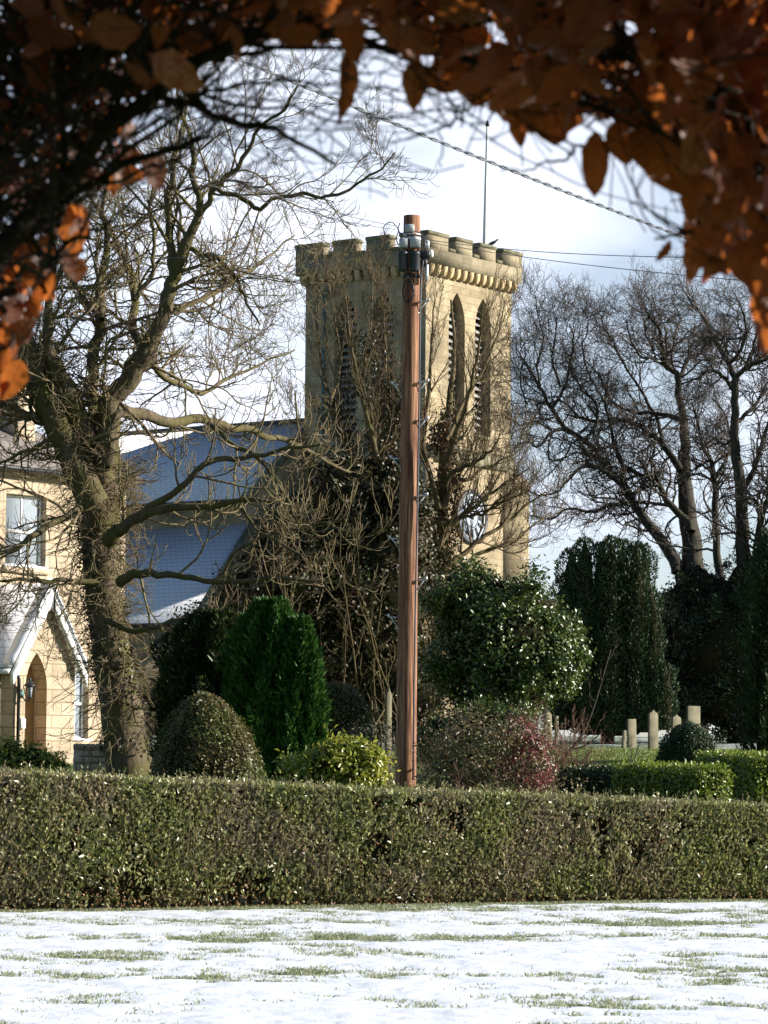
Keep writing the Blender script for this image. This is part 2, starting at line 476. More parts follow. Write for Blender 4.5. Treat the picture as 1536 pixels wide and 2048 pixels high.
M['lf_ivy'] = leafmat('ivy_leaves', [(0.018, 0.028, 0.008), (0.035, 0.045, 0.013), (0.06, 0.06, 0.02), (0.075, 0.05, 0.025)], 0.45, 0.12, spec=0.35, patch=(0.075, 0.045, 0.02), pscale=1.0)
M['lf_dry'] = leafmat('dry_brown_leaves', [(0.13, 0.065, 0.025), (0.24, 0.13, 0.05), (0.36, 0.22, 0.10)], 0.5, 0.25, spec=0.35)
M['lf_shrub'] = leafmat('reddish_shrub_leaves', [(0.06, 0.07, 0.022), (0.12, 0.115, 0.04), (0.19, 0.155, 0.075), (0.15, 0.09, 0.05)], 0.42, 0.25, spec=0.5, patch=(0.20, 0.13, 0.085), pscale=0.9)
M['lf_red'] = leafmat('red_leaves', [(0.10, 0.03, 0.025), (0.20, 0.045, 0.05), (0.34, 0.10, 0.11)], 0.48, 0.3, spec=0.35)
M['lf_grey'] = leafmat('grey_green_leaves', [(0.06, 0.06, 0.035), (0.10, 0.09, 0.06)], 0.6, 0.1, spec=0.3)

def m_beech():
    x = newmat('copper_beech_leaves')
    uv = x.coord('UV')
    r = x.N('NewGeometry').outputs['Random Per Island']
    base = x.ramp(r, (0.0, (0.045, 0.018, 0.012)), (0.5, (0.10, 0.04, 0.025)), (0.8, (0.19, 0.095, 0.065)), (1.0, (0.45, 0.32, 0.26)))
    sp = x.N('SeparateXYZ', Vector=uv)
    ax = x.N('Math', {'operation': 'ABSOLUTE'}, _0=x.N('Math', {'operation': 'SUBTRACT'}, _0=sp.outputs[0], _1=0.5).outputs[0]).outputs[0]
    ph = x.N('Math', {'operation': 'MULTIPLY_ADD'}, _0=ax, _1=-0.55, _2=sp.outputs[1]).outputs[0]
    wv = x.N('Math', {'operation': 'SINE'}, _0=x.N('Math', {'operation': 'MULTIPLY'}, _0=ph, _1=56.0).outputs[0]).outputs[0]
    vein = x.ramp(wv, (0.72, 0.0), (1.0, 0.55))
    mid = x.ramp(ax, (0.0, 0.8), (0.035, 0.0))
    vm = x.N('Math', {'operation': 'MAXIMUM'}, _0=vein, _1=mid).outputs[0]
    n = x.noise(55, x.coord(), 6, 0.7); n3 = x.noise(260, x.coord(), 3, 0.7)
    base = x.mix(x.ramp(n, (0.42, 0.0), (0.62, 0.85)), base, (0.04, 0.014, 0.010))
    base = x.mix(x.ramp(n3, (0.58, 0.0), (0.66, 0.7)), base, (0.02, 0.010, 0.008))
    col = x.mix(vm, base, (0.06, 0.02, 0.01))
    h = x.bump(x.N('Math', {'operation': 'ADD'}, _0=wv, _1=n).outputs[0], 0.5, 0.003)
    pr = principled(x, col, 0.42, h, 0.4)
    tcol = x.mix(vm, x.mix(x.ramp(n, (0.4, 0.0), (0.7, 0.5)), (0.76, 0.23, 0.045), (0.30, 0.065, 0.02)), (0.3, 0.06, 0.01))
    tr = x.N('BsdfTranslucent', Color=tcol)
    ms = x.N('MixShader', Fac=0.36)
    x.t.links.new(pr, ms.inputs[1]); x.t.links.new(tr.outputs[0], ms.inputs[2])
    return x.fin(ms.outputs[0])
M['lf_beech'] = m_beech()

def m_snow():
    x = newmat('thin_crusted_snow'); c = x.coord()
    n = x.noise(22, c, 6, 0.7); n2 = x.noise(3.0, c, 4)
    col = x.ramp(n2, (0.3, (0.74, 0.78, 0.83)), (0.7, (0.83, 0.85, 0.88)))
    p = x.N('BsdfPrincipled', Roughness=0.6)
    x.t.links.new(col, p.inputs['Base Color'])
    x.t.links.new(x.bump(n, 0.5, 0.02), p.inputs['Normal'])
    p.inputs['Specular IOR Level'].default_value = 0.3
    return x.fin(p.outputs[0])
M['snow'] = m_snow()

def m_ground():
    x = newmat('winter_grass_with_snow_patches'); c = x.coord()
    n = x.noise(1.2, c, 6, 0.65); n2 = x.noise(9, c, 5, 0.7)
    col = x.ramp(n2, (0.3, (0.035, 0.06, 0.012)), (0.55, (0.07, 0.115, 0.022)), (0.8, (0.12, 0.14, 0.045)))
    sp = x.N('SeparateXYZ', Vector=c)
    far = x.N('MapRange', Value=sp.outputs[1], From_Min=80.0, From_Max=92.0, To_Min=-0.7, To_Max=0.03).outputs[0]
    s = x.N('Math', {'operation': 'ADD'}, _0=x.noise(0.9, c, 6, 0.7), _1=far).outputs[0]
    f = x.ramp(s, (0.5, 0.0), (0.68, 1.0))
    col = x.mix(f, col, (0.74, 0.78, 0.84))
    return x.fin(principled(x, col, 0.9, x.bump(n2, 0.6, 0.04), 0.2))
M['ground'] = m_ground()
M['grass'] = leafmat('lawn_grass_blades', [(0.17, 0.21, 0.09), (0.28, 0.31, 0.16), (0.44, 0.44, 0.32), (0.22, 0.25, 0.12)], 0.5, 0.3, spec=0.3)

# ------------------------------------------------------------------ the setting: ground and snow
_tx = np.array([-60, 0, 36, 48, 60, 76, 90, 106, 128, 200, 500, 3000.0])
_tz = np.array([0, 0, 0.0, 0.35, 0.95, 1.25, 1.65, 2.0, 2.25, 2.6, 4.0, 6.0])
def gz(x, y):
    x = np.asarray(x, float); y = np.asarray(y, float)
    z = np.interp(y, _tx, _tz)
    k = np.clip((y - 40) / 20, 0, 1)
    return z + k * 0.12 * (fbm(x * 0.08 + 40, y * 0.08) - 0.5) * 2

def ground():
    xs = np.unique(np.concatenate([np.linspace(-2500, -60, 25), np.linspace(-60, 60, 81), np.linspace(60, 2500, 25)]))
    ys = np.unique(np.concatenate([np.linspace(-60, 30, 19), np.linspace(30, 140, 74), np.linspace(140, 400, 14), np.linspace(400, 3000, 14)]))
    X, Y = np.meshgrid(xs, ys)
    V = np.stack([X, Y, gz(X, Y)], -1).reshape(-1, 3)
    ny, nx = X.shape
    i = np.arange(ny - 1)[:, None] * nx + np.arange(nx - 1)
    q = np.stack([i, i + 1, i + nx + 1, i + nx], -1).reshape(-1, 4)
    tag(mk('ground', V, [q], M['ground'], smooth=True), 'grassy ground rising gently from the lawn to the churchyard', None, None, 'structure')
ground()

def snow_h(x, y):
    """thickness of the thin snow on the lawn; below zero the grass shows"""
    a = fbm(x * 0.55 + 3 + y * 0.06, y * 0.75 - x * 0.12, 4, 0.55)
    rows = 0.5 + 0.5 * np.sin((y * 1.0 - x * 0.10 + 0.7 * fbm(x * 0.4, y * 0.4, 2)) * 2 * np.pi / 2.3)
    b = fbm(x * 4.0 + 60, y * 4.0, 4, 0.6)
    return ((a - 0.235) * 0.055 + (rows - 0.32) * 0.017 + (b - 0.5) * 0.066) * 0.6

def hedge_front(x):                      # distance of the privet hedge's front face
    return 32.25 + 0.48 * x

def snow():
    xs = np.arange(-7, 7.001, 0.035); ts = np.concatenate([np.linspace(0, 0.4, 90)[:-1], np.linspace(0.4, 1, 420)])
    X = np.broadcast_to(xs, (len(ts), len(xs)))
    Y = 8 + (hedge_front(xs)[None, :] + 0.15 - 8) * ts[:, None]
    h = snow_h(X, Y)
    edge = np.clip((hedge_front(X) - 0.05 - Y) / 0.6, 0, 1)
    h = h - (1 - edge) * 0.03
    h = np.where(h > 0, h * 0.9, h * 0.6)
    V = np.stack([X, Y, h], -1).reshape(-1, 3)
    ny, nx = X.shape
    i = np.arange(ny - 1)[:, None] * nx + np.arange(nx - 1)
    q = np.stack([i, i + 1, i + nx + 1, i + nx], -1).reshape(-1, 4)
    tag(mk('snow', V, [q], M['snow'], smooth=True), 'thin patchy snow lying on the lawn', None, None, 'structure')
    n = 260000
    y = 15.5 + 18.5 * rng.random(n) ** 1.1
    x = (rng.random(n) - 0.5) * 2 * (0.135 * y + 0.4)
    hh = snow_h(x, y); hf = hedge_front(x)
    hh = hh - (1 - np.clip((hf - 0.05 - y) / 0.6, 0, 1)) * 0.03
    keep = (hh < 0.002 + 0.008 * rng.random(n) ** 3) & (y < hf + 0.1)
    x, y, hh = x[keep], y[keep], hh[keep]; n = len(x)
    base = np.stack([x, y, np.maximum(hh, 0) * 0.5], -1)
    d = unit(np.stack([rng.normal(0, .55, n), rng.normal(0, .55, n), np.ones(n)], -1))
    ln = rng.uniform(0.015, 0.042, n)
    side = unit(np.cross(d, rng.normal(size=(n, 3)))) * rng.uniform(0.0025, 0.005, n)[:, None]
    mid = base + d * ln[:, None] * 0.55
    tip = base + d * ln[:, None] + np.stack([rng.normal(0, .01, n), rng.normal(0, .01, n), -0.004 * np.ones(n)], -1)
    V = np.stack([base - side, base + side, mid + side * .8, mid - side * .8, tip], 1)
    i = np.arange(n)[:, None] * 5
    tag(mk('grass', V.reshape(-1, 3), [i + np.array([0, 1, 2, 3]), i + np.array([3, 2, 4])], M['grass']), 'short grass blades poking through the thin snow', None, None, 'stuff')
snow()

# ------------------------------------------------------------------ helpers: foliage
def leaf_geo(pos, d, nrm, Ln, Wd, fold=0.15):
    d = unit(d); s = unit(np.cross(d, nrm)); n = np.cross(s, d)
    Ln = np.asarray(Ln)[:, None]; Wd = np.asarray(Wd)[:, None]
    m = pos + d * Ln * 0.45
    V = np.stack([pos, m + s * Wd / 2 + n * Wd * fold, pos + d * Ln - n * Ln * 0.08, m - s * Wd / 2 + n * Wd * fold], 1)
    i = np.arange(len(pos))[:, None] * 4
    return V.reshape(-1, 3), np.concatenate([i + np.array([0, 1, 2]), i + np.array([0, 2, 3])])

def sph(n):
    return unit(rng.normal(size=(n, 3)))

def ell(px, py, D, rx, ry, rd):
    """ellipsoid in world units from a photo position: centre and radii (rx, ry in photo pixels, rd in metres)"""
    return (P(px, py, D), np.array([rx * D / F, rd, ry * D / F]))

def cloud(name, ells, n, size, mat, parent, clump=0.22, nclump=None, aspect=0.5, droop=0.0, up=0.3, core=0.8, corr=0.12, out_w=0.8, coremat=None, minz=None, spread=1.0, frontbias=0.35):
    """leaves gathered in clumps over a union of ellipsoids; a rough core keeps the middle closed"""
    vol = np.array([np.prod(r) ** (2 / 3) for _, r in ells]); vol /= vol.sum()
    P_, N_ = [], []
    for (c, r), w in zip(ells, vol):
        k = max(8, int(n * w)); nc = nclump or max(12, int(np.prod(r) ** (2 / 3) * 14 / (clump / 0.22) ** 2))
        dirs = sph(nc)
        fl = (dirs[:, 1] > 0.25) & (rng.random(nc) < frontbias); dirs[fl, 1] *= -1
        ph = rng.random(6) * 6.28
        bump = 1 + corr * (np.sin(dirs[:, 0] * 4.1 + ph[0]) * np.sin(dirs[:, 2] * 5.3 + ph[1]) + 0.8 * np.sin(dirs[:, 1] * 7 + dirs[:, 2] * 8 + ph[2]) * np.sin(dirs[:, 0] * 9 + ph[3])) + rng.normal(0, corr * 0.45, nc)
        rad = bump * (1 - 0.25 * rng.random(nc) ** 2)
        cc = c + dirs * rad[:, None] * r
        ci = rng.integers(0, nc, k)
        p = cc[ci] + rng.normal(size=(k, 3)) * clump * (0.5 + rng.random((nc, 1))[ci]) * 0.6 * spread
        ev = rng.random(k) < 0.45                     # the rest spread evenly over the shell
        de = sph(k); fl = (de[:, 1] > 0.25) & (rng.random(k) < frontbias); de[fl, 1] *= -1
        be = 1 + corr * (np.sin(de[:, 0] * 4.1 + ph[0]) * np.sin(de[:, 2] * 5.3 + ph[1]) + 0.8 * np.sin(de[:, 1] * 7 + de[:, 2] * 8 + ph[2]) * np.sin(de[:, 0] * 9 + ph[3]))
        p = np.where(ev[:, None], c + de * (be * rng.uniform(.72, 1.0, k))[:, None] * r, p)
        o = unit((p - c) / (r * r))
        P_.append(p); N_.append(o)
    p = np.concatenate(P_); o = np.concatenate(N_)
    keep = np.ones(len(p), bool)
    for c, r in ells:
        keep &= (((p - c) / (r * 0.62)) ** 2).sum(1) > 1
    if minz is not None: keep &= p[:, 2] > minz + 0.02
    p, o = p[keep], o[keep]; k = len(p)
    nrm = unit(o * out_w + np.array([0, 0, up]) + rng.normal(size=(k, 3)) * 0.55)
    d = unit(np.cross(nrm, rng.normal(size=(k, 3))) + o * 0.35 + np.array([0, 0, -droop]))
    s = size * rng.uniform(0.65, 1.35, k)
    V, f = leaf_geo(p, d, nrm, s, s * aspect)
    ob = mk(name, V, [f], mat, parent)
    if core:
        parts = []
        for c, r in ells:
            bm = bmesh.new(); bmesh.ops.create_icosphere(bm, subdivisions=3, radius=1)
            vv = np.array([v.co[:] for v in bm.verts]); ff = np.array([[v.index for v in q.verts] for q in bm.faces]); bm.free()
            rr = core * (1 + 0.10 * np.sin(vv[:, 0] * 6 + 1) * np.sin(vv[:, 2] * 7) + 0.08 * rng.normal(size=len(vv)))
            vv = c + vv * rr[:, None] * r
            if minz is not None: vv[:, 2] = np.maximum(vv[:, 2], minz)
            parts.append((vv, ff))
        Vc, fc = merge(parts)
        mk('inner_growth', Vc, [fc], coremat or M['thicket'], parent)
    return ob

# ------------------------------------------------------------------ helpers: bare trees
def resample(pts, rad, n, wig=0.0):
    pts = np.asarray(pts, float); rad = np.asarray(rad, float)
    Pp = np.vstack([2 * pts[0] - pts[1], pts, 2 * pts[-1] - pts[-2]])
    m = len(pts) - 1
    t = np.linspace(0, m, n); i = np.minimum(t.astype(int), m - 1); f = (t - i)[:, None]
    a, b, c, d = Pp[i], Pp[i + 1], Pp[i + 2], Pp[i + 3]
    q = 0.5 * (2 * b + (c - a) * f + (2 * a - 5 * b + 4 * c - d) * f ** 2 + (3 * b - a - 3 * c + d) * f ** 3)
    r = np.interp(t, np.arange(m + 1), rad)
    if wig:
        w = rng.normal(0, wig, (n, 3)); w = (w + np.roll(w, 1, 0)) / 2; w[0] = w[-1] = 0
        q = q + w * np.minimum(1, r[:, None] / r.max() * 2)
    return q, r

def grow(st, di, ln, r0, n, wig=0.25, trop=0.05, tropgain=0.0, tip=0.35, sag=0.0):
    """grow B shoots at once; returns points (B,n+1,3) and radii"""
    B = len(st); pts = [st]; d = unit(di); p = st
    for k in range(n):
        t = (k + 1) / n
        d = unit(d + rng.normal(size=(B, 3)) * wig + np.array([0, 0, 1]) * (trop + tropgain * t - sag * (1 - t)))
        p = p + d * (ln / n)[:, None]; pts.append(p)
    t = np.linspace(0, 1, n + 1)
    return np.stack(pts, 1), r0[:, None] * (1 - (1 - tip) * t)[None]

def spawn(pts, rad, k, t0, t1, ang, asd, lmin, lmax, rr, taper=True, pref=None, pw=0.0, minr=0.006):
    B, n, _ = pts.shape
    t = t0 + (t1 - t0) * (np.arange(k)[None] + rng.random((B, k))) / k
    x = t * (n - 1); i = np.minimum(x.astype(int), n - 2); f = (x - i)[..., None]
    b = np.arange(B)[:, None]
    p = pts[b, i] * (1 - f) + pts[b, i + 1] * f
    tg = unit(pts[b, i + 1] - pts[b, i]).reshape(-1, 3)
    r = (rad[b, i] * (1 - f[..., 0]) + rad[b, i + 1] * f[..., 0]).reshape(-1)
    a = rng.normal(ang, asd, len(tg))
    ax = unit(np.cross(tg, rng.normal(size=tg.shape)))
    d = tg * np.cos(a)[:, None] + ax * np.sin(a)[:, None]
    if pref is not None: d = unit(d + np.asarray(pref) * pw)
    ln = rng.uniform(lmin, lmax, len(tg))
    if taper: ln *= (1.15 - 0.65 * t.reshape(-1))
    return p.reshape(-1, 3), d, ln, np.maximum(np.minimum(r * rr, r * 0.9), minr)

def guided(limbs, D, npts=16, wig=0.03, dspread=2.5, seed=1):
    """limbs: [(px, py, width_px), ...] -> list of (pts, rad)"""
    g = np.random.default_rng(seed); res = []
    for li in limbs:
        d0 = 0.0; dd = dspread * (g.random() * 2 - 1)
        if isinstance(li, tuple): d0, d1, li = li; dd = d1 - d0
        a = np.array(li, float); t = np.linspace(0, 1, len(a))
        pp = P(a[:, 0], a[:, 1], D + d0 + dd * t)
        res.append(resample(pp, a[:, 2] * D / F / 2, max(npts, len(a) * 4), wig))
    return res

def build_tubes(name, items, mat, parent):
    """items: list of (pts(B,n,3), rad(B,n), sides)"""
    V, f = merge([tube_geo(p, r, k) for p, r, k in items])
    return mk(name, V, [f], mat, parent, smooth=True)

# ------------------------------------------------------------------ the church
ANG = math.atan2(0.804, 0.595)           # its west face looks right, its south side looks left and towards us
def wall_poly(outer, holes, thick, plane, off):
    """flat wall with openings: outline in (along, height); plane 'x' or 'y' is the local plane it stands in, from off to off+thick"""
    cu = bpy.data.curves.new('outline', 'CURVE'); cu.dimensions = '2D'; cu.fill_mode = 'BOTH'; cu.extrude = thick / 2
    for poly in [outer] + list(holes):
        s = cu.splines.new('POLY'); s.points.add(len(poly) - 1)
        for p, (a, b) in zip(s.points, poly): p.co = (a, b, 0, 1)
        s.use_cyclic_u = True
    ob = bpy.data.objects.new('outline', cu); COL.objects.link(ob)
    bpy.context.view_layer.update()
    me = bpy.data.meshes.new_from_object(ob.evaluated_get(bpy.context.evaluated_depsgraph_get()))
    bpy.data.objects.remove(ob); bpy.data.curves.remove(cu)
    V = np.array([v.co[:] for v in me.vertices]); fs = {}
    for p in me.polygons: fs.setdefault(len(p.vertices), []).append(list(p.vertices))
    bpy.data.meshes.remove(me)
    a, h, t = V[:, 0], V[:, 1], V[:, 2] + thick / 2 + off
    return (np.stack([a, t, h], -1) if plane == 'y' else np.stack([t, a, h], -1)), list(fs.values())

def lancet(a0, a1, z0, z1, n=9):
    """pointed arch outline"""
    w = a1 - a0; zs = z1 - w * 1.15
    rr = (w * w / 4 + (z1 - zs) ** 2) / w                 # arc radius so that both arcs meet at the apex
    pts = [(a0, z0), (a1, z0)]
    th = math.asin(min(1, (z1 - zs) / rr))
    for i in range(n + 1):
        t = th * i / n; pts.append((a1 - rr + rr * math.cos(t), zs + rr * math.sin(t)))
    for i in range(n - 1, -1, -1):
        t = th * i / n; pts.append((a0 + rr - rr * math.cos(t), zs + rr * math.sin(t)))
    return pts

TD = 121.0
c0 = P(845, 1480, TD); CX, CY = c0[0], c0[1]; CZ = float(gz(CX, CY)) - 0.05
church = empty('church', (CX, CY, CZ), 'old sandstone church with square battlemented tower, pointed belfry openings and snowy roofs', 'church', ANG, local=True)
def cz(a, b, py):                         # local height of photo row py at local plan point (a, b)
    wx = CX + a * math.cos(ANG) - b * math.sin(ANG); D = CY + a * math.sin(ANG) + b * math.cos(ANG)
    px = 768 + 6000 * wx / D
    return float(P(px, py, D)[2]) - CZ
TW = 6.2
z_par = cz(0.3, 0, 529); z_sill = z_par + 0.62; z_mer = z_par + 1.30
z_l1 = cz(4.15, 0, 597); z_l0 = cz(4.15, 0, 872); z_str = cz(3.2, 0, 912)
def tower():
    mb = MB()
    h1 = [lancet(1.62, 2.78, z_l0, z_l1), lancet(3.52, 4.68, z_l0, z_l1)]
    def hole(h): return h
    mb.add(*wall_poly([(0, -1), (TW, -1), (TW, z_par), (0, z_par)], h1, 0.6, 'y', 0.0))
    mb.add(*wall_poly([(0.6, -1), (TW, -1), (TW, z_par), (0.6, z_par)], [lancet(1.62, 2.78, z_l0, z_l1), lancet(3.52, 4.68, z_l0, z_l1)], 0.6, 'x', 0.0))
    mb.box((TW - 0.6, 0.6, -1), (TW, TW - 0.6, z_par)); mb.box((0.6, TW - 0.6, -1), (TW, TW, z_par))
    w = mb.build('tower_wall', M['sandstone'], church)
    # thicker lower stage with a sloping set-off
    s = MB(); p = 0.13
    for pl in ('y', 'x'):
        prof = [(-0.001, z_str - 0.42), (-p, z_str - 0.42), (-p, z_str - 0.12), (-0.001, z_str + 0.22)]
        if pl == 'y': s.prism(prof, 0, -p, TW + p)
        else: s.prism(prof, 1, 0.0, TW)
    s.build('string_course', M['coping'], church)
    # belfry louvres and the dark behind them
    for pl in ('y', 'x'):
        for (a0, a1) in ((1.62, 2.78), (3.52, 4.68)):
            m = MB(); z = z_l0 + 0.15
            while z < z_l1 - 0.12:
                t = (z - (z_l1 - 1.33)) / 1.33; hw = 0.58 if t < 0 else 0.58 * max(0.12, (1 - t ** 1.9))
                mid = (a0 + a1) / 2
                prof = [(0.30, z), (0.34, z - 0.03), (0.56, z + 0.17), (0.52, z + 0.20)]
                if pl == 'y': m.prism(prof, 0, mid - hw + 0.004, mid + hw - 0.004)
                else: m.prism(prof, 1, mid - hw + 0.004, mid + hw - 0.004)
                z += 0.30
            m.build('louvre', M['louvre'], church)
            sl = MB()
            prof = [(-0.06, z_l0 - 0.16), (0.3, z_l0 - 0.002), (0.3, z_l0 + 0.09), (-0.06, z_l0 - 0.06)]
            if pl == 'y': sl.prism(prof, 0, a0 + 0.004, a1 - 0.004)
            else: sl.prism(prof, 1, a0 + 0.004, a1 - 0.004)
            sl.build('sill', M['coping'], church)
    MB().box((0.7, 0.7, 2), (TW - 0.7, TW - 0.7, z_par - 0.1)).build('belfry_darkness', M['interior'], church)  # solid near-black box, paints the darkness behind the louvres
    # corbel table
    ov = 0.30; hgt = 0.42
    arc = [(0, 0), (-0.1, 0.0)] + [(-0.1 - (ov - 0.1) * math.sin(t), hgt * (1 - math.cos(t)) * 0.9) for t in np.linspace(0.2, math.pi / 2, 6)] + [(-ov, hgt), (0, hgt)]
    n = 14
    cm = []
    for side in range(4):
        for i in range(n):
            a = -0.17 + (TW + 0.34) * (i + 0.5) / n
            m = MB(); zb = z_par - hgt
            m.prism([(u - 0.002 if u == 0 else u, zb + v - (0.002 if v >= hgt else 0)) for u, v in arc], 0, a - 0.125, a + 0.125)
            V = np.concatenate(m.V)
            if side == 1: V = V[:, [1, 0, 2]]
            if side == 2: V[:, 1] = TW - V[:, 1]
            if side == 3: V = V[:, [1, 0, 2]]; V[:, 0] = TW - V[:, 0]
            m.V = [V]
            m.build('corbel', M['corbel_stone'], church)
    # parapet, merlons and copings
    o = ov + 0.02; t = 0.45
    X0, X1 = -o, TW + o
    par = MB()
    par.box((X0, X0, z_par), (X1, X0 + t, z_sill)); par.box((X0, X0 + t, z_par), (X0 + t, X1, z_sill))
    par.box((X1 - t, X0 + t, z_par), (X1, X1, z_sill)); par.box((X0 + t, X1 - t, z_par), (X1 - t, X1, z_sill))
    par.build('parapet', M['parapet_stone'], church)
    MB().box((X0 + t + .003, X0 + t + .003, z_par + 0.05), (X1 - t - .003, X1 - t - .003, z_par + 0.12)).build('tower_roof', M['slate_snow'], church)
    Ln = X1 - X0; cw, mw = 1.42, 1.16; g = (Ln - 2 * cw - 2 * mw) / 3
    segs = [(0, cw), (cw + g, cw + g + mw), (cw + 2 * g + mw, cw + 2 * g + 2 * mw), (Ln - cw, Ln)]
    gaps = [(segs[i][1], segs[i + 1][0]) for i in range(3)]
    def cop(a0, a1, b0, b1, z, h, ovh):
        return MB().bbox((a0 - ovh, b0 - ovh, z), (a1 + ovh, b1 + ovh, z + h), 0.05)
    def put(f, a, b):
        """place a box-maker on each of the four sides: a along, b across"""
    for side in range(4):
        for k, (s0, s1) in enumerate(segs):
            corner = k in (0, 3)
            if side in (1, 3) and corner:      # the return of the corner merlon
                s0, s1 = (t, cw) if k == 0 else (Ln - cw, Ln - t)
            A = (s0 + X0, s1 + X0); B = (X0, X0 + t) if side in (0, 1) else (X1 - t, X1)
            if side in (0, 2): lo, hi = (A[0], B[0]), (A[1], B[1])
            else: lo, hi = (B[0], A[0]), (B[1], A[1])
            mm = MB().box((lo[0], lo[1], z_sill + 0.001), (hi[0], hi[1], z_mer - 0.16)).build('merlon', M['parapet_stone'], church)
            e0 = 0.055
            cl = [lo[0] - e0, lo[1] - e0]; ch = [hi[0] + e0, hi[1] + e0]
            if side in (1, 3) and corner:
                if k == 0: cl[1] = lo[1] + e0 + 0.002
                else: ch[1] = hi[1] - e0 - 0.002
            MB().bbox((cl[0], cl[1], z_mer - 0.158), (ch[0], ch[1], z_mer + 0.02), 0.05).build('coping', M['coping'], mm)
        for s0, s1 in gaps:
            A = (s0 + X0 + 0.06, s1 + X0 - 0.06); B = (X0, X0 + t) if side in (0, 1) else (X1 - t, X1)
            lo, hi = ((A[0], B[0]), (A[1], B[1])) if side in (0, 2) else ((B[0], A[0]), (B[1], A[1]))
            ex = (0.0, 0.05) if side in (0, 2) else (0.05, 0.0)
            MB().bbox((lo[0] - ex[0], lo[1] - ex[1], z_sill + 0.002), (hi[0] + ex[0], hi[1] + ex[1], z_sill + 0.15), 0.04).build('sill_coping', M['coping'], church)
    # diagonal buttresses at the outer corners
    for (bx, by, ang) in ((0, 0, -135), (TW, 0, -58), (TW, TW, 45)):
        zt = cz(TW, 0, 938)
        m = MB(); Mx = Matrix.Translation((bx, by, 0)) @ Matrix.Rotation(R(ang), 4, 'Z')
        prof = [(-0.4, -1), (0.78, -1), (0.78, zt - 0.55), (-0.2, zt + 0.05), (-0.4, zt + 0.05)]
        m.prism(prof, 1, -0.33, 0.33)
        m.V = [np.concatenate(m.V) @ np.array(Mx.to_3x3()).T + np.array(Mx.translation)]
        m.build('buttress', M['sandstone'], church)
    # clock
    a = 3.28; zc = cz(a, 0, 1034); r = 0.98
    d = MB().lathe([(0.02, -0.02), (r, -0.02), (r, -0.07), (0.02, -0.07)], (a, 0, zc), 40, 'y').build('clock_face', M['dial'], church)
    MB().lathe([(r + 0.01, -0.004), (r + 0.16, -0.004), (r + 0.16, -0.10), (r + 0.07, -0.14), (r + 0.01, -0.11)], (a, 0, zc), 40, 'y', False).build('rim', M['wood_dark'], d)
    MB().lathe([(r - 0.10, -0.065), (r - 0.06, -0.065), (r - 0.06, -0.085), (r - 0.10, -0.085)], (a, 0, zc), 40, 'y', False).build('minute_ring', M['grey_box'], d)
    MB().lathe([(0.42, -0.065), (0.46, -0.065), (0.46, -0.085), (0.42, -0.085)], (a, 0, zc), 32, 'y', False).build('inner_ring', M['wood_dark'], d)
    hm = MB()
    for i in range(12):
        for off in ((-0.045, 0.045) if i % 3 else (-0.08, 0, 0.08)):
            Mx = Matrix.Translation((a, -0.078, zc)) @ Matrix.Rotation(2 * math.pi * i / 12, 4, 'Y')
            hm.box((off - 0.030, -0.008, 0.50), (off + 0.030, 0.008, 0.86), Mx)
    hm.build('hour_marks', M['wood_dark'], d)
    for an, l in ((R(325), 0.48), (R(65), 0.76)):
        Mx = Matrix.Translation((a, -0.11, zc)) @ Matrix.Rotation(an, 4, 'Y')
        hd = MB(); hd.prism([(-0.045, -0.12), (0.045, -0.12), (0.03, l * 0.8), (0, l), (-0.03, l * 0.8)], 1, -0.01, 0.01)
        hd.V = [np.concatenate(hd.V) @ np.array(Mx.to_3x3()).T + np.array(Mx.translation)]
        hd.build('hand', M['wood_dark'], d)
    # verdigris rainwater pipe on the shaded side
    pv = 5.15; zt = cz(0, pv, 573)
    pp = MB().tube([(-0.12, pv, -0.5), (-0.12, pv, zt - 0.3)], 0.065, 8).build('drainpipe', M['copper'], church, smooth=True)
    MB().bbox((-0.33, pv - 0.24, zt - 0.32), (-0.012, pv + 0.24, zt + 0.12), 0.06).build('hopper', M['copper'], pp)
tower()

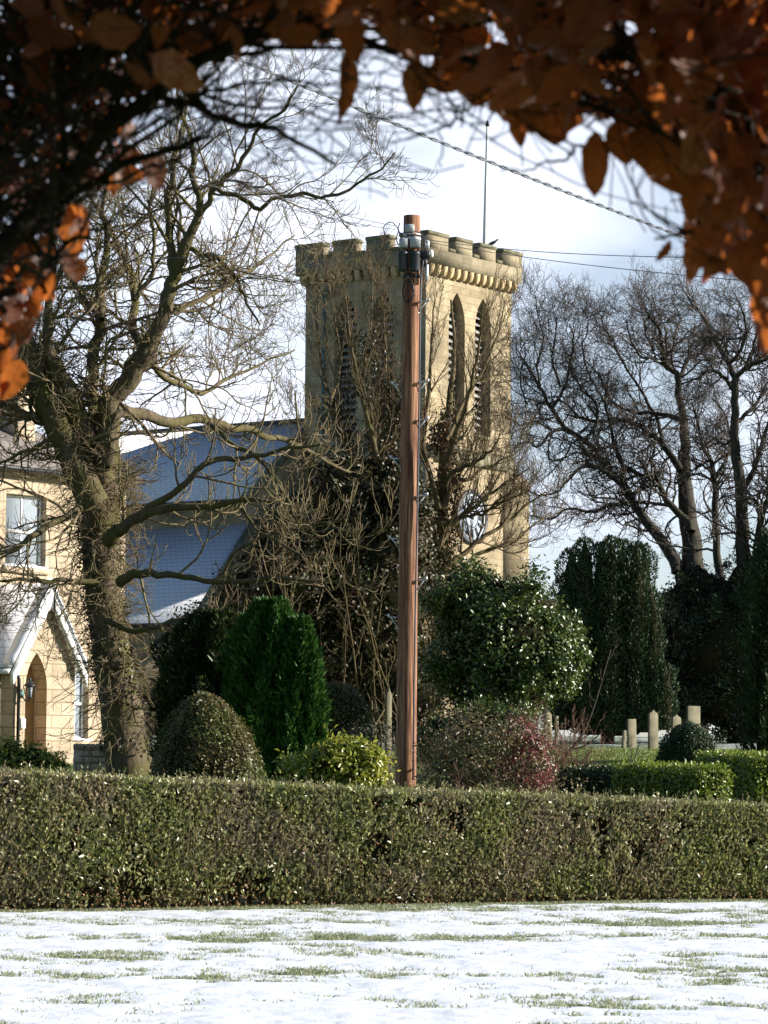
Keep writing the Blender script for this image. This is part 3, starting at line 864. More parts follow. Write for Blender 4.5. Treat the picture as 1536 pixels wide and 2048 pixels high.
def nave():
    ue = -3.1; vg = TW
    zr = cz(0.8, 7.0, 852); ze = cz(ue, vg, 990); zat = cz(ue, vg, 1056); zae = cz(-6.4, vg, 1232)
    ua = -6.4; uc = 0.8; Lv = 30.0
    mir = lambda u: 2 * uc - u
    gab = [(ua, -1), (mir(ua), -1), (mir(ua), zae), (mir(ue), zat), (mir(ue), ze), (uc, zr), (ue, ze), (ue, zat), (ua, zae)]
    MB().add(*wall_poly(gab, [], 0.6, 'y', vg + 0.002)).build('gable_wall', M['sandstone'], church)
    m = MB()
    for s in (lambda u: u, mir):
        a, b = sorted((s(ua), s(ua + 0.6))); m.box((a, vg + 0.61, -1), (b, vg + Lv, zae - 0.05))
        a, b = sorted((s(ue), s(ue + 0.6))); m.box((a, vg + 0.61, zae), (b, vg + Lv, ze - 0.02))
    m.box((ua + 0.61, vg + Lv - 0.6, -1), (mir(ua) - 0.61, vg + Lv, zae - 0.05))
    m.build('nave_wall', M['sandstone'], church)
    def slope(name, u0, z0, u1, z1):
        t = 0.16; k = (z1 - z0) / (u1 - u0); u00 = u0 + (0.35 if u0 > u1 else -0.35); z00 = z0 + k * (u00 - u0)
        mm = MB(); mm.prism([(u00, z00 + 0.02), (u1, z1 + 0.02), (u1, z1 + 0.02 + t), (u00, z00 + 0.02 + t)], 1, vg + 0.32, vg + Lv + 0.3)
        r = mm.build(name, M['slate_snow'], church)
        g = MB(); sx = -1 if u0 < u1 else 1
        g.box((min(u00, u00 + sx * 0.16), vg + 0.3, z00 - 0.02), (max(u00, u00 + sx * 0.16), vg + Lv, z00 + 0.13))
        g.build('gutter', M['black'], r)
        c = MB(); off = 0.34
        c.prism([(u00, z00 + 0.05), (u1, z1 + 0.05), (u1, z1 + off), (u00, z00 + off)], 1, vg - 0.06, vg + 0.318)
        c.build('verge_coping', M['coping'], r)
    slope('nave_roof', ue, ze, uc, zr); slope('nave_roof', mir(ue), ze, uc, zr)
    slope('aisle_roof', ua, zae, ue - 0.01, zat); slope('aisle_roof', mir(ua), zae, mir(ue) + 0.01, zat)
    MB().tube([(uc, vg + 0.3, zr + 0.2), (uc, vg + Lv + 0.3, zr + 0.2)], 0.13, 8).build('ridge_tiles', M['slate'], church)
nave()

# flagpole on the tower, and the crow
fp0 = P(967.5, 520, TD + 4.2); fp1 = P(975, 250, TD + 4.2)
fl = empty('flagpole', fp0, 'thin white flagpole standing up from behind the battlements of the church tower', 'flagpole')
lo = fp0.copy(); lo[2] = z_par + CZ + 0.12
fl.location = Vector(lo); ORG[fl.name] = lo
m = MB().tube([lo, (lo + fp1) / 2, fp1], [0.095, 0.08, 0.055], 8).build('pole', M['white'], fl, smooth=True)
m = MB(); m.lathe([(0.02, -0.1), (0.07, -0.06), (0.10, 0.0), (0.07, 0.08), (0.015, 0.2)], fp1, 10); m.build('finial', M['black'], fl, smooth=True)
m = MB(); m.lathe([(0.14, 0), (0.14, 0.5), (0.09, 0.6)], lo, 10); m.build('socket', M['black'], fl, smooth=True)

def skin_body(name, joints, edges, mat, parent=None, origin=None, sub=2, root=0):
    o0 = org(parent) if parent is not None else np.asarray(origin, float)
    me = bpy.data.meshes.new(name)
    me.from_pydata([tuple(np.asarray(j[:3]) - o0) for j in joints], edges, [])
    o = link_mesh(name, me, mat, parent)
    if parent is None: o.location = Vector(o0); ORG[o.name] = o0
    sk = o.modifiers.new('skin', 'SKIN')
    for v, j in zip(me.skin_vertices[0].data, joints): v.radius = (j[3], j[3] if len(j) < 5 else j[4])
    me.skin_vertices[0].data[root].use_root = True
    o.modifiers.new('sub', 'SUBSURF').levels = sub; o.modifiers['sub'].render_levels = sub
    return o

def crow():
    b = P(1004, 489.5, TD + 3.2) ; b = np.array(b)
    # perched on the third merlon's coping
    a = 5.85; wx = CX + a * math.cos(ANG) + 0.1 * math.sin(ANG); wy = CY + a * math.sin(ANG) - 0.1 * math.cos(ANG)
    seg = 4.62
    wx = CX + seg * math.cos(ANG) - (-0.1) * math.sin(ANG); wy = CY + seg * math.sin(ANG) + (-0.1) * math.cos(ANG)
    b = np.array([wx, wy, CZ + z_mer + 0.02])
    e = empty('crow', b, 'small black crow perched on the battlements beside the flagpole', 'bird')
    d = np.array([0.97, 0.2, 0]); u = np.array([0, 0, 1.0])
    q = lambda f, h: tuple(b + d * f + u * h)
    J = [(*q(0, .17), .075), (*q(.10, .22), .065), (*q(.17, .29), .035), (*q(.21, .32), .045), (*q(.26, .315), .022), (*q(-.10, .13), .055), (*q(-.20, .10), .03, .02), (*q(-.30, .07), .03, .012)]
    skin_body('body', J, [(0, 1), (1, 2), (2, 3), (3, 4), (0, 5), (5, 6), (6, 7)], M['crow'], e)
    m = MB(); m.tube([q(.26, .315), q(.33, .30)], [.018, .003], 6); m.build('beak', M['black'], e)
    for s in (-.03, .03):
        w = np.array([-d[1], d[0], 0]) * s
        m = MB(); m.tube([b + w + d * 0.0 + u * .12, b + w + d * .01 + u * 0.01, b + w + d * .05 + u * .006], .009, 5); m.build('leg', M['black'], e)
crow()

# ------------------------------------------------------------------ the house at the left
HD = 74.0
h0 = P(25, 1500, HD); HX, HY = h0[0], h0[1]; HZ = float(gz(HX, HY)) - 0.05
house = empty('stone_house', (HX, HY, HZ), 'old stone house with steep snow-edged porch gable and pointed doorway behind the big tree', 'house', ANG, local=True)
def hz(a, b, py):
    wx = HX + a * math.cos(ANG) - b * math.sin(ANG); D = HY + a * math.sin(ANG) + b * math.cos(ANG)
    return float(P(768 + 6000 * wx / D, py, D)[2]) - HZ
def hpx(px, b):                            # local position along the front of photo column px, on the plane b
    lo, hi = -10.0, 20.0
    for _ in range(50):
        a = (lo + hi) / 2
        wx = HX + a * math.cos(ANG) - b * math.sin(ANG); D = HY + a * math.sin(ANG) + b * math.cos(ANG)
        v = P(768, 1400, D); 
        if 768 + 6000 * wx / D < px: lo = a
        else: hi = a
    return lo
def sash(a0, a1, z0, z1, b, wall, rev=0.16):
    """white sash window set back in its opening"""
    f = MB(); w = 0.07
    y0, y1 = b + rev, b + rev + 0.07
    f.box((a0 + .002, y0, z0 + .002), (a0 + w, y1, z1 - .002)); f.box((a1 - w, y0, z0 + .002), (a1 - .002, y1, z1 - .002))
    f.box((a0 + w, y0, z0 + .002), (a1 - w, y1, z0 + w + .03)); f.box((a0 + w, y0, z1 - w), (a1 - w, y1, z1 - .002))
    zm = (z0 + z1) / 2
    f.box((a0 + w, y0 - 0.012, zm - .035), (a1 - w, y1 - .01, zm + .035))
    am = (a0 + a1) / 2
    f.box((am - .018, y0 + .01, z0 + w + .03), (am + .018, y1 - .01, zm - .035)); f.box((am - .018, y0 + .01, zm + .035), (am + .018, y1 - .01, z1 - w))
    win = f.build('window', M['white'], wall)
    MB().box((a0 + w, y0 + 0.03, z0 + w + .03), (a1 - w, y0 + 0.038, z1 - w)).build('pane', M['glass'], win)
    return win
def house_build():
    pw = 2.22; pd = 1.5
    za = hz(1.1, 0, 1190); zv = hz(0, 0, 1322)           # porch apex and verge foot
    # porch front with its pointed doorway
    xs = [hpx(55, 0), hpx(98, 0)]
    door_top = hz(1.05, 0, 1306)
    zw = zv + 0.1
    MB().add(*wall_poly([(0, -0.6), (pw, -0.6), (pw, zw), (pw / 2, za - 0.15), (0, zw)], [lancet(xs[0], xs[1], -0.02, door_top)], 0.42, 'y', 0.0)).build('porch_wall', M['house_stone'], house)
    MB().box((0, 0.422, -0.6), (0.35, pd, zw - 0.05)).box((pw - 0.35, 0.422, -0.6), (pw, pd, zw - 0.05)).build('porch_side_wall', M['house_stone'], house)
    dr = MB().add(*wall_poly(lancet(xs[0] - 0.05, xs[1] + 0.05, -0.1, door_top + 0.05), [], 0.07, 'y', 0.425)).build('door', M['door_wood'], house)
    MB().lathe([(0.03, 0), (0.04, -0.03), (0.02, -0.06)], (xs[0] + 0.14, 0.42, 1.05), 10, 'y').build('handle', M['black'], dr)
    # porch roof and the snow-covered bargeboards
    e = 0.24; k = (za - zv) / (pw / 2); t = 0.10
    for s in (-1, 1):
        f = (lambda u: u) if s < 0 else (lambda u: pw - u)
        m = MB(); m.prism([(f(-e), zv - k * e + 0.12), (f(pw / 2), za + 0.12), (f(pw / 2), za + 0.12 + t * 1.8), (f(-e), zv - k * e + 0.12 + t * 1.8)], 1, -0.13, pd + 0.3)
        rf = m.build('porch_roof', M['slate_snow'], house)
        n = 9; up = [(f(-e - 0.02), zv - k * (e + .02) + 0.10), (f(pw / 2), za + 0.16)]
        lowp = []
        for i in range(n * 2 + 1):                          # scalloped lower edge
            u = (pw / 2) * (1 - i / (n * 2)) + (-e - 0.02) * (i / (n * 2))
            lowp.append((f(u), zv + k * u - 0.20 - (0.08 if i % 2 else 0.0)))
        m = MB(); m.prism(up + lowp, 1, -0.21, -0.133)
        m.build('bargeboard', M['white'], rf)
        sn = MB(); g = np.random.default_rng(5 + s)
        us = np.linspace(-e - .03, pw / 2, 15)
        ss = [(f(u), zv + k * u + 0.30) for u in us]; tops = [(f(u), zv + k * u + 0.34 + 0.07 * g.random()) for u in us[::-1]]
        sn.prism(ss + tops, 1, -0.22, 0.12); sn.build('snow_cap', M['snow'], rf)
    # main wall
    ze = hz(2, pd, 940); x1 = 6.1; x0 = -4.2
    uw = [hpx(27, pd), hpx(108, pd)]; lw = [hpx(163, pd), hpx(199, pd)]
    uz = [hz(2.9, pd, 1138), hz(2.9, pd, 993)]; lz = [hz(5, pd, 1482), hz(5, pd, 1335)]
    rect = lambda a, z: [(a[0], z[0]), (a[1], z[0]), (a[1], z[1]), (a[0], z[1])]
    wl = MB().add(*wall_poly([(x0, -0.6), (x1, -0.6), (x1, ze), (x0, ze)], [rect(uw, uz), rect(lw, lz)], 0.5, 'y', pd + 0.302)).build('main_wall', M['house_stone'], house)
    MB().box((x0, pd + 0.805, -0.6), (x0 + 0.5, pd + 7, ze)).box((x1 - 0.5, pd + 0.805, -0.6), (x1, pd + 7, ze)).box((x0 + 0.5, pd + 6.5, -0.6), (x1 - 0.5, pd + 7, ze)).build('end_wall', M['house_stone'], house)
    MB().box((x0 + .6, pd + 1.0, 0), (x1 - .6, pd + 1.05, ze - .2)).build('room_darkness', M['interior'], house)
    b = pd + 0.302
    for a, z in ((uw, uz), (lw, lz)):
        w = sash(a[0], a[1], z[0], z[1], b, house)
        MB().box((a[0] + .1, b + 0.30, z[0] + .1), (a[0] + .1 + 0.3 * (a[1] - a[0]), b + .32, z[1] - .1)).box((a[1] - .1 - 0.3 * (a[1] - a[0]), b + 0.30, z[0] + .1), (a[1] - .1, b + .32, z[1] - .1)).build('curtain', M['curtain'], w)
        sl = MB().bbox((a[0] - .12, b - 0.1, z[0] - .14), (a[1] + .12, b + .15, z[0] - .003), .02).build('window_sill', M['house_stone'], house)
        MB().bbox((a[0] - .08, b - 0.09, z[0] - .002), (a[1] + .08, b + .13, z[0] + .06), .025).build('snow_cap', M['snow'], sl)
    # main roof, hipped, with gutter
    zr = hz(2, pd + 3.5, 800); yr = pd + 3.65; o = 0.3
    V = [(x0 - o, b - o, ze), (x1 + o, b - o, ze), (x1 + o, pd + 7 + o, ze), (x0 - o, pd + 7 + o, ze), (x0 + 2.6, yr, zr), (x1 - 2.6, yr, zr)]
    V += [(x, y, z + 0.12) for x, y, z in V]
    m = MB().add(V, [[(0, 3, 2, 1), (0, 1, 7, 6), (1, 2, 8, 7), (2, 3, 9, 8), (3, 0, 6, 9)], [(6, 7, 11, 10), (8, 9, 10, 11)], [(7, 8, 11), (9, 6, 10)]])
    rf = m.build('main_roof', M['slate'], house)
    MB().box((x0 - o, b - o - 0.13, ze - 0.06), (x1 + o, b - o - .003, ze + 0.06)).build('gutter', M['black'], rf)
    ca = hpx(8, pd + 2.0); cb = hpx(44, pd + 2.0); ct = hz(ca, pd + 2, 715)
    ch = MB().bbox((ca, pd + 1.6, ze - 0.2), (cb, pd + 2.5, ct - 0.25), .02).bbox((ca - .08, pd + 1.52, ct - 0.248), (cb + .08, pd + 2.58, ct), .03).build('chimney', M['house_stone'], rf)
    for i in range(2):
        xx = ca + (cb - ca) * (0.3 + 0.4 * i)
        MB().lathe([(.12, 0), (.10, .4), (.13, .42), (.13, .48), (.08, .48)], (xx, pd + 2.05, ct + .002), 12).build('chimney_pot', M['corbel_stone'], ch, smooth=False)
    # lantern, doorbell box, pipes
    la = hpx(46, 0); lzv = hz(la, 0, 1388); lx = hpx(47, 0)
    lt = MB().lathe([(0.10, -0.003), (0.11, -0.02), (0.08, -0.05)], (la, 0, lzv), 12, 'y').build('lantern', M['copper'], house)
    c = np.array([la, -0.30, lzv + 0.05])
    MB().tube([(la, -0.04, lzv - .03), (la, -0.14, lzv - 0.16), (la, -0.30, lzv - .15), (la, -0.30, lzv - 0.10)], 0.018, 6).build('bracket', M['black'], lt)
    fr = MB()
    for sx in (-1, 1):
        for sy in (-1, 1): fr.tube([c + (sx * .065, sy * .065, -.14), c + (sx * .11, sy * .11, .14)], .011, 5)
    fr.lathe([(.03, -.17), (.10, -.15), (.09, -.135)], c, 4); fr.lathe([(.17, .14), (.15, .17), (.05, .27), (.03, .29), (.035, .33), (.005, .36)], c, 6)
    fr.build('lantern_frame', M['black'], lt)
    MB().lathe([(.06, -.13), (.10, .135), (.02, .136)], c, 4).build('lantern_glass', M['glass'], lt)
    ba = hpx(47, 0); bz = hz(ba, 0, 1447)
    MB().bbox((ba - .09, -.10, bz - .13), (ba + .09, -.003, bz + .13), .02).build('door_box', M['white'], house)
    MB().tube([(-0.02, -0.04, zv - .12), (-0.02, -0.1, zv - .25), (0.09, -0.09, zv - .45), (0.09, -0.09, -0.3)], 0.045, 8).build('drainpipe', M['black'], house, smooth=True)
    MB().tube([(-0.07, 0.5, zv - .35), (-0.07, 0.5, -0.3)], 0.04, 8).build('drainpipe', M['white'], house, smooth=True)
    MB().box((-0.36, -0.12, zv - .32), (-0.245, pd, zv - .20)).build('porch_gutter', M['white'], house)
house_build()

# ------------------------------------------------------------------ utility pole and lines
PD = 43.0
pt = P(824, 432, PD); pb = P(810.5, 1660, PD); pb = pt + (pb - pt) * ((float(gz(pb[0], PD)) - 0.05 - pt[2]) / (pb[2] - pt[2]))
pole = empty('utility_pole', pb, 'tall red-brown wooden telegraph pole rising behind the clipped hedge', 'utility pole')
def pole_build():
    n = 24; t = np.linspace(0, 1, n)[:, None]
    ctr = pb + (pt - pb) * t; r = np.interp(t[:, 0], [0, 1], [0.152, 0.121])
    MB().tube(ctr, r, 24).build('wooden_pole', M['pole'], pole, smooth=True).data.polygons.foreach_set
    for p in bpy.data.objects['wooden_pole'].data.polygons:
        if len(p.vertices) > 4: p.use_smooth = False
    s = PD / F
    ax = lambda py: P(824 - (py - 432) * 0.0118, py, PD)
    rad = lambda py: np.interp(py, [432, 1600], [0.121, 0.150])
    def bx(name, px, py, w, h, dep, mat, front=True, c=0.015, par=pole):
        p = P(px, py, PD); p[1] = PD - 0.10 - dep
        return MB().bbox((p[0] - w * s / 2, p[1], p[2] - h * s / 2), (p[0] + w * s / 2, p[1] + dep, p[2] + h * s / 2), c).build(name, mat, par)
    bx('terminal_box', 819, 460, 19, 15, 0.10, M['grey_box'])
    bx('junction_box', 807, 491, 18, 18, 0.14, M['grey_box'], c=0.010); bx('junction_box', 830, 490, 21, 18, 0.14, M['grey_box'], c=0.010)
    for px in (805, 829):                                  # two dark closures with rounded lids
        p = P(px, 528, PD); q = np.array([p[0], PD - 0.21, p[2]])
        e = MB().lathe([(.02, -.145), (.065, -.14), (.074, -.12), (.074, .10), (.08, .11), (.08, .135), (.06, .15), (.02, .155)], q, 14).build('splice_closure', M['dark_box'], pole, smooth=False)
    p = P(853, 548, PD); MB().lathe([(.01, -.13), (.028, -.12), (.03, .12), (.01, .135)], p + (0, -.08, 0), 10).build('cable_sleeve', M['galv'], pole, smooth=True)
    p = P(854, 492, PD); MB().lathe([(.012, -.05), (.036, -.05), (.036, .05), (.02, .075), (.01, .08)], p + (0, -.06, 0), 10).build('insulator', M['galv'], pole, smooth=True)
    p = P(862, 509, PD); MB().lathe([(.012, -.05), (.032, -.04), (.036, .0), (.03, .05), (.01, .06)], p + (0, -.05, 0), 10).build('insulator', M['white'], pole, smooth=True)
    p = P(852, 512, PD); MB().bbox((p[0] - .09, PD - .16, p[2] - .05), (p[0] + .06, PD - .02, p[2] + .06), .02).build('dead_end_clamp', M['black'], pole)
    p = P(849, 527, PD); MB().bbox((p[0] - .06, PD - .12, p[2] - .05), (p[0] + .04, PD + .02, p[2] + .05), .02).build('dead_end_clamp', M['black'], pole)
    for py, hh in ((478, 5), (553, 7), (505, 4), (470, 3)):     # steel bands
        c = ax(py); MB().lathe([(rad(py) + .002, -hh * s / 2), (rad(py) + .012, -hh * s / 2), (rad(py) + .012, hh * s / 2), (rad(py) + .002, hh * s / 2)], c, 20).build('band', M['galv'] if py in (478, 470) else M['black'], pole, smooth=False)
    # coil of spare cable hanging on the pole
    cc = P(816, 586, PD); cc[1] = PD - 0.17
    g = np.random.default_rng(2); pts = []
    for i in range(90):
        a = i / 18 * 2 * math.pi * 1.0
        pts.append(cc + np.array([math.cos(a) * (.075 + .012 * g.random()), .03 * math.sin(i * .3) , math.sin(a) * (.15 + .012 * g.random())]))
    MB().tube(pts, .008, 5).build('cable_coil', M['black'], pole, smooth=True)
    # stray loops of wire round the head of the pole
    loops = [[(770, 470), (768, 452), (782, 445), (795, 456), (800, 470)], [(797, 462), (793, 478), (800, 492), (815, 474), (838, 470), (848, 484), (852, 500)], [(800, 445), (796, 458), (802, 468), (812, 472)],
             [(828, 462), (842, 466), (850, 480), (846, 500), (850, 520)], [(815, 552), (818, 562), (822, 575), (830, 592)], [(846, 520), (842, 560), (840, 640), (838, 800), (835, 1000), (829, 1300), (826, 1560)]]
    for l in loops:
        a = np.array(l, float); pp = P(a[:, 0], a[:, 1], PD - 0.16); pp[:, 1] = PD - 0.16 + 0.04 * np.sin(np.arange(len(a)) * 2.1)
        if len(l) == 6 and l[-1][1] > 1000: pp[:, 1] = PD + 0.03
        q, r = resample(pp, np.full(len(a), .008), 24); MB().tube(q, .008 if l[0][0] != 846 else .014, 5).build('loose_cable', M['wire'], pole, smooth=True)
    # climbing steps: rod, turned-up end and diagonal stay
    for sx, py in ((1, 604), (1, 765), (1, 840), (1, 992), (-1, 770), (-1, 918), (-1, 1078), (1, 1160), (-1, 1235)):
        c = ax(py); r0 = rad(py); m = MB()
        d = np.array([0.93 * sx, -0.36 if sx > 0 else -0.25, 0]); e = c + d * (r0 + 0.145); z = np.array([0, 0, 1.0])
        m.tube([c + d * (r0 - .02), e], .012, 6); m.tube([e, e + z * .045], .020, 6)
        m.tube([e - d * .03, c + d * (r0 - .005) - z * .155], .009, 6); m.tube([c + d * (r0 - .012) - z * .135, c + d * (r0 - .012) - z * .19], .018, 6)
        m.build('climbing_step', M['galv'], pole)
pole_build()

def line(name, pts, rad, label, group=None, mat='wire', sag=0.25, n=40):
    a, b = np.asarray(pts[0], float), np.asarray(pts[1], float); t = np.linspace(0, 1, n)[:, None]
    q = a + (b - a) * t - np.array([0, 0, 1]) * sag * 4 * t * (1 - t)
    o = MB().tube(q, rad, 5).build(name, M[mat], None, smooth=True, origin=a)
    return tag(o, label, 'wire', group)
G = 'wires strung from the telegraph pole'
hd = lambda px, py: P(px, py, PD - 0.1)
line('telephone_wire', (hd(846, 478), P(1700, 512, 24)), .0045, 'thin wire running right from the pole past the crow, upper of two', G, sag=0.10)
line('telephone_wire', (hd(848, 483), P(1700, 578, 25)), .0045, 'thin wire dropping right from the pole towards the big tree, lower of two', G, sag=0.06)
line('telephone_wire', (hd(792, 452), P(200, 255, 30)), .0045, 'thin wire climbing left from the pole head, upper of the close pair', G, sag=0.12)
line('telephone_wire', (hd(790, 459), P(200, 290, 30)), .0045, 'thin wire climbing left from the pole head, lower of the close pair', G, sag=0.12)
line('telephone_wire', (hd(797, 477), P(100, 520, 58)), .0045, 'nearly level thin wire running left from the pole into the big tree', G, sag=0.1)
line('telephone_wire', (hd(800, 487), P(100, 640, 62)), .0045, 'thin wire sloping down left from the pole behind the bare twigs', G, sag=0.1)
def twisted():
    a0 = P(-700, -395, 17.5); a1 = P(2150, 745, 34.0); n = 900; t = np.linspace(0, 1, n)[:, None]
    e = empty('overhead_cable', a0, 'thick twisted grey overhead cable crossing the sky in front of the tower', 'cable')
    c = a0 + (a1 - a0) * t - np.array([0, 0, 1]) * 0.20 * 4 * t * (1 - t)
    T = unit(np.gradient(c, axis=0)); s = unit(np.cross(T, [0, 0, 1.0])); u = np.cross(s, T)
    ph = t * 2 * math.pi * 62
    for k in range(2):
        q = c + .0085 * (np.cos(ph + math.pi * k) * s + np.sin(ph + math.pi * k) * u)
        MB().tube(q, .0078, 6).build('strand', M['cable'], e, smooth=True)
twisted()

# ------------------------------------------------------------------ bare trees
def on_ground(px, D, dz=0.0):
    p = P(px, 1500, D); return np.array([p[0], p[1], float(gz(p[0], p[1])) + dz])

def bare_tree(label, D, base_px, limbs, mats, k=(10, 7, 5), ang=(0.85, 0.75, 0.7), lens=((1.4, 3.4), (0.6, 1.5), (0.25, 0.7)), wig=(0.16, 0.2, 0.22), trop=(0.0, 0.02, 0.03), gain=(0.10, 0.16, 0.2), sag=(0.05, 0.05, 0.0), dspread=2.5, seed=1, minr=0.006, sides=(10, 5, 4, 3), trunk_n=1, name='bare_tree', rr=0.45, t0=0.12, sparse=()):
    base = on_ground(base_px, D, -0.05)
    e = empty(name, base, label, 'tree')
    gl = guided(limbs, D, 20, 0.035, dspread, seed)
    # join the first (trunk) limb to the ground
    p0, r0 = gl[0]
    if p0[0, 2] > base[2]:
        gl[0] = (np.vstack([base + (p0[0] - base) * 0.0, p0]), np.concatenate([[r0[0] * 1.25], r0]))
    build_tubes('trunk', [(p[None], r[None], sides[0]) for p, r in gl[:trunk_n]], mats[0], e)
    for p, r in gl[trunk_n:]:
        build_tubes('limb', [(p[None], r[None], max(6, sides[0] - 2))], mats[0], e)
    n = 20
    allp = [resample(p[:: max(1, len(p) // 20)], r[:: max(1, len(p) // 20)], n) for p, r in gl]
    pts = np.stack([a for a, _ in allp]); rad = np.stack([b for _, b in allp])
    w = pts[trunk_n:]; rw = rad[trunk_n:]
    # longer limbs carry more branches
    ln = np.linalg.norm(np.diff(w, axis=1), axis=-1).sum(1)
    rep = np.maximum(1, np.round(ln / np.median(ln) * 1.0)).astype(int)
    for j in sparse: rep[j - trunk_n] = 0
    idx = np.repeat(np.arange(len(w)), rep)
    s, d, l, r = spawn(w[idx], rw[idx], k[0], t0, 1.0, ang[0], 0.25, *lens[0], rr, minr=minr * 1.6)
    d[:, 1] *= 0.7
    p1, r1 = grow(s, d, l, np.minimum(r, 0.05), 9, wig[0], trop[0], gain[0], 0.35, sag[0])
    s, d, l, r = spawn(p1, r1, k[1], 0.12, 1.0, ang[1], 0.25, *lens[1], 0.6, minr=minr * 1.2)
    p2, r2 = grow(s, d, l, np.minimum(r, 0.025), 7, wig[1], trop[1], gain[1], 0.5, sag[1])
    s, d, l, r = spawn(p2, r2, k[2], 0.15, 1.0, ang[2], 0.25, *lens[2], 0.7, minr=minr)
    p3, r3 = grow(s, d, l, np.minimum(r, 0.014), 4, wig[2], trop[2], gain[2], 0.7, sag[2])
    A, Bq = [(p1, r1, sides[1])], [(p2, r2, sides[2]), (p3, r3, sides[3])]
    if sparse:                                  # limbs whose branches stand apart: fewer, longer, swung up at the ends
        j = np.array(sparse) - trunk_n
        s, d, l, r = spawn(w[j], rw[j], 8, 0.15, 1.0, .75, .25, 1.0, 2.8, .5, minr=minr * 1.7)
        d[:, 2] -= .25
        p1, r1 = grow(s, d, l, np.minimum(r, .03), 12, .13, -.05, .42, .4)
        s, d, l, r = spawn(p1, r1, 4, .2, 1.0, .7, .25, .5, 1.3, .7, minr=minr * 1.4)
        p2, r2 = grow(s, d, l, np.minimum(r, .018), 9, .14, -.10, .5, .6)
        s, d, l, r = spawn(p2, r2, 3, .2, 1.0, .7, .25, .2, .55, .8, minr=minr * 1.15)
        p3, r3 = grow(s, d, l, np.minimum(r, .012), 5, .15, 0, .4, .8)
        A.append((p1, r1, 5)); Bq += [(p2, r2, 4), (p3, r3, 3)]
    build_tubes('crown', A + Bq, mats[2], e)
    return e, gl

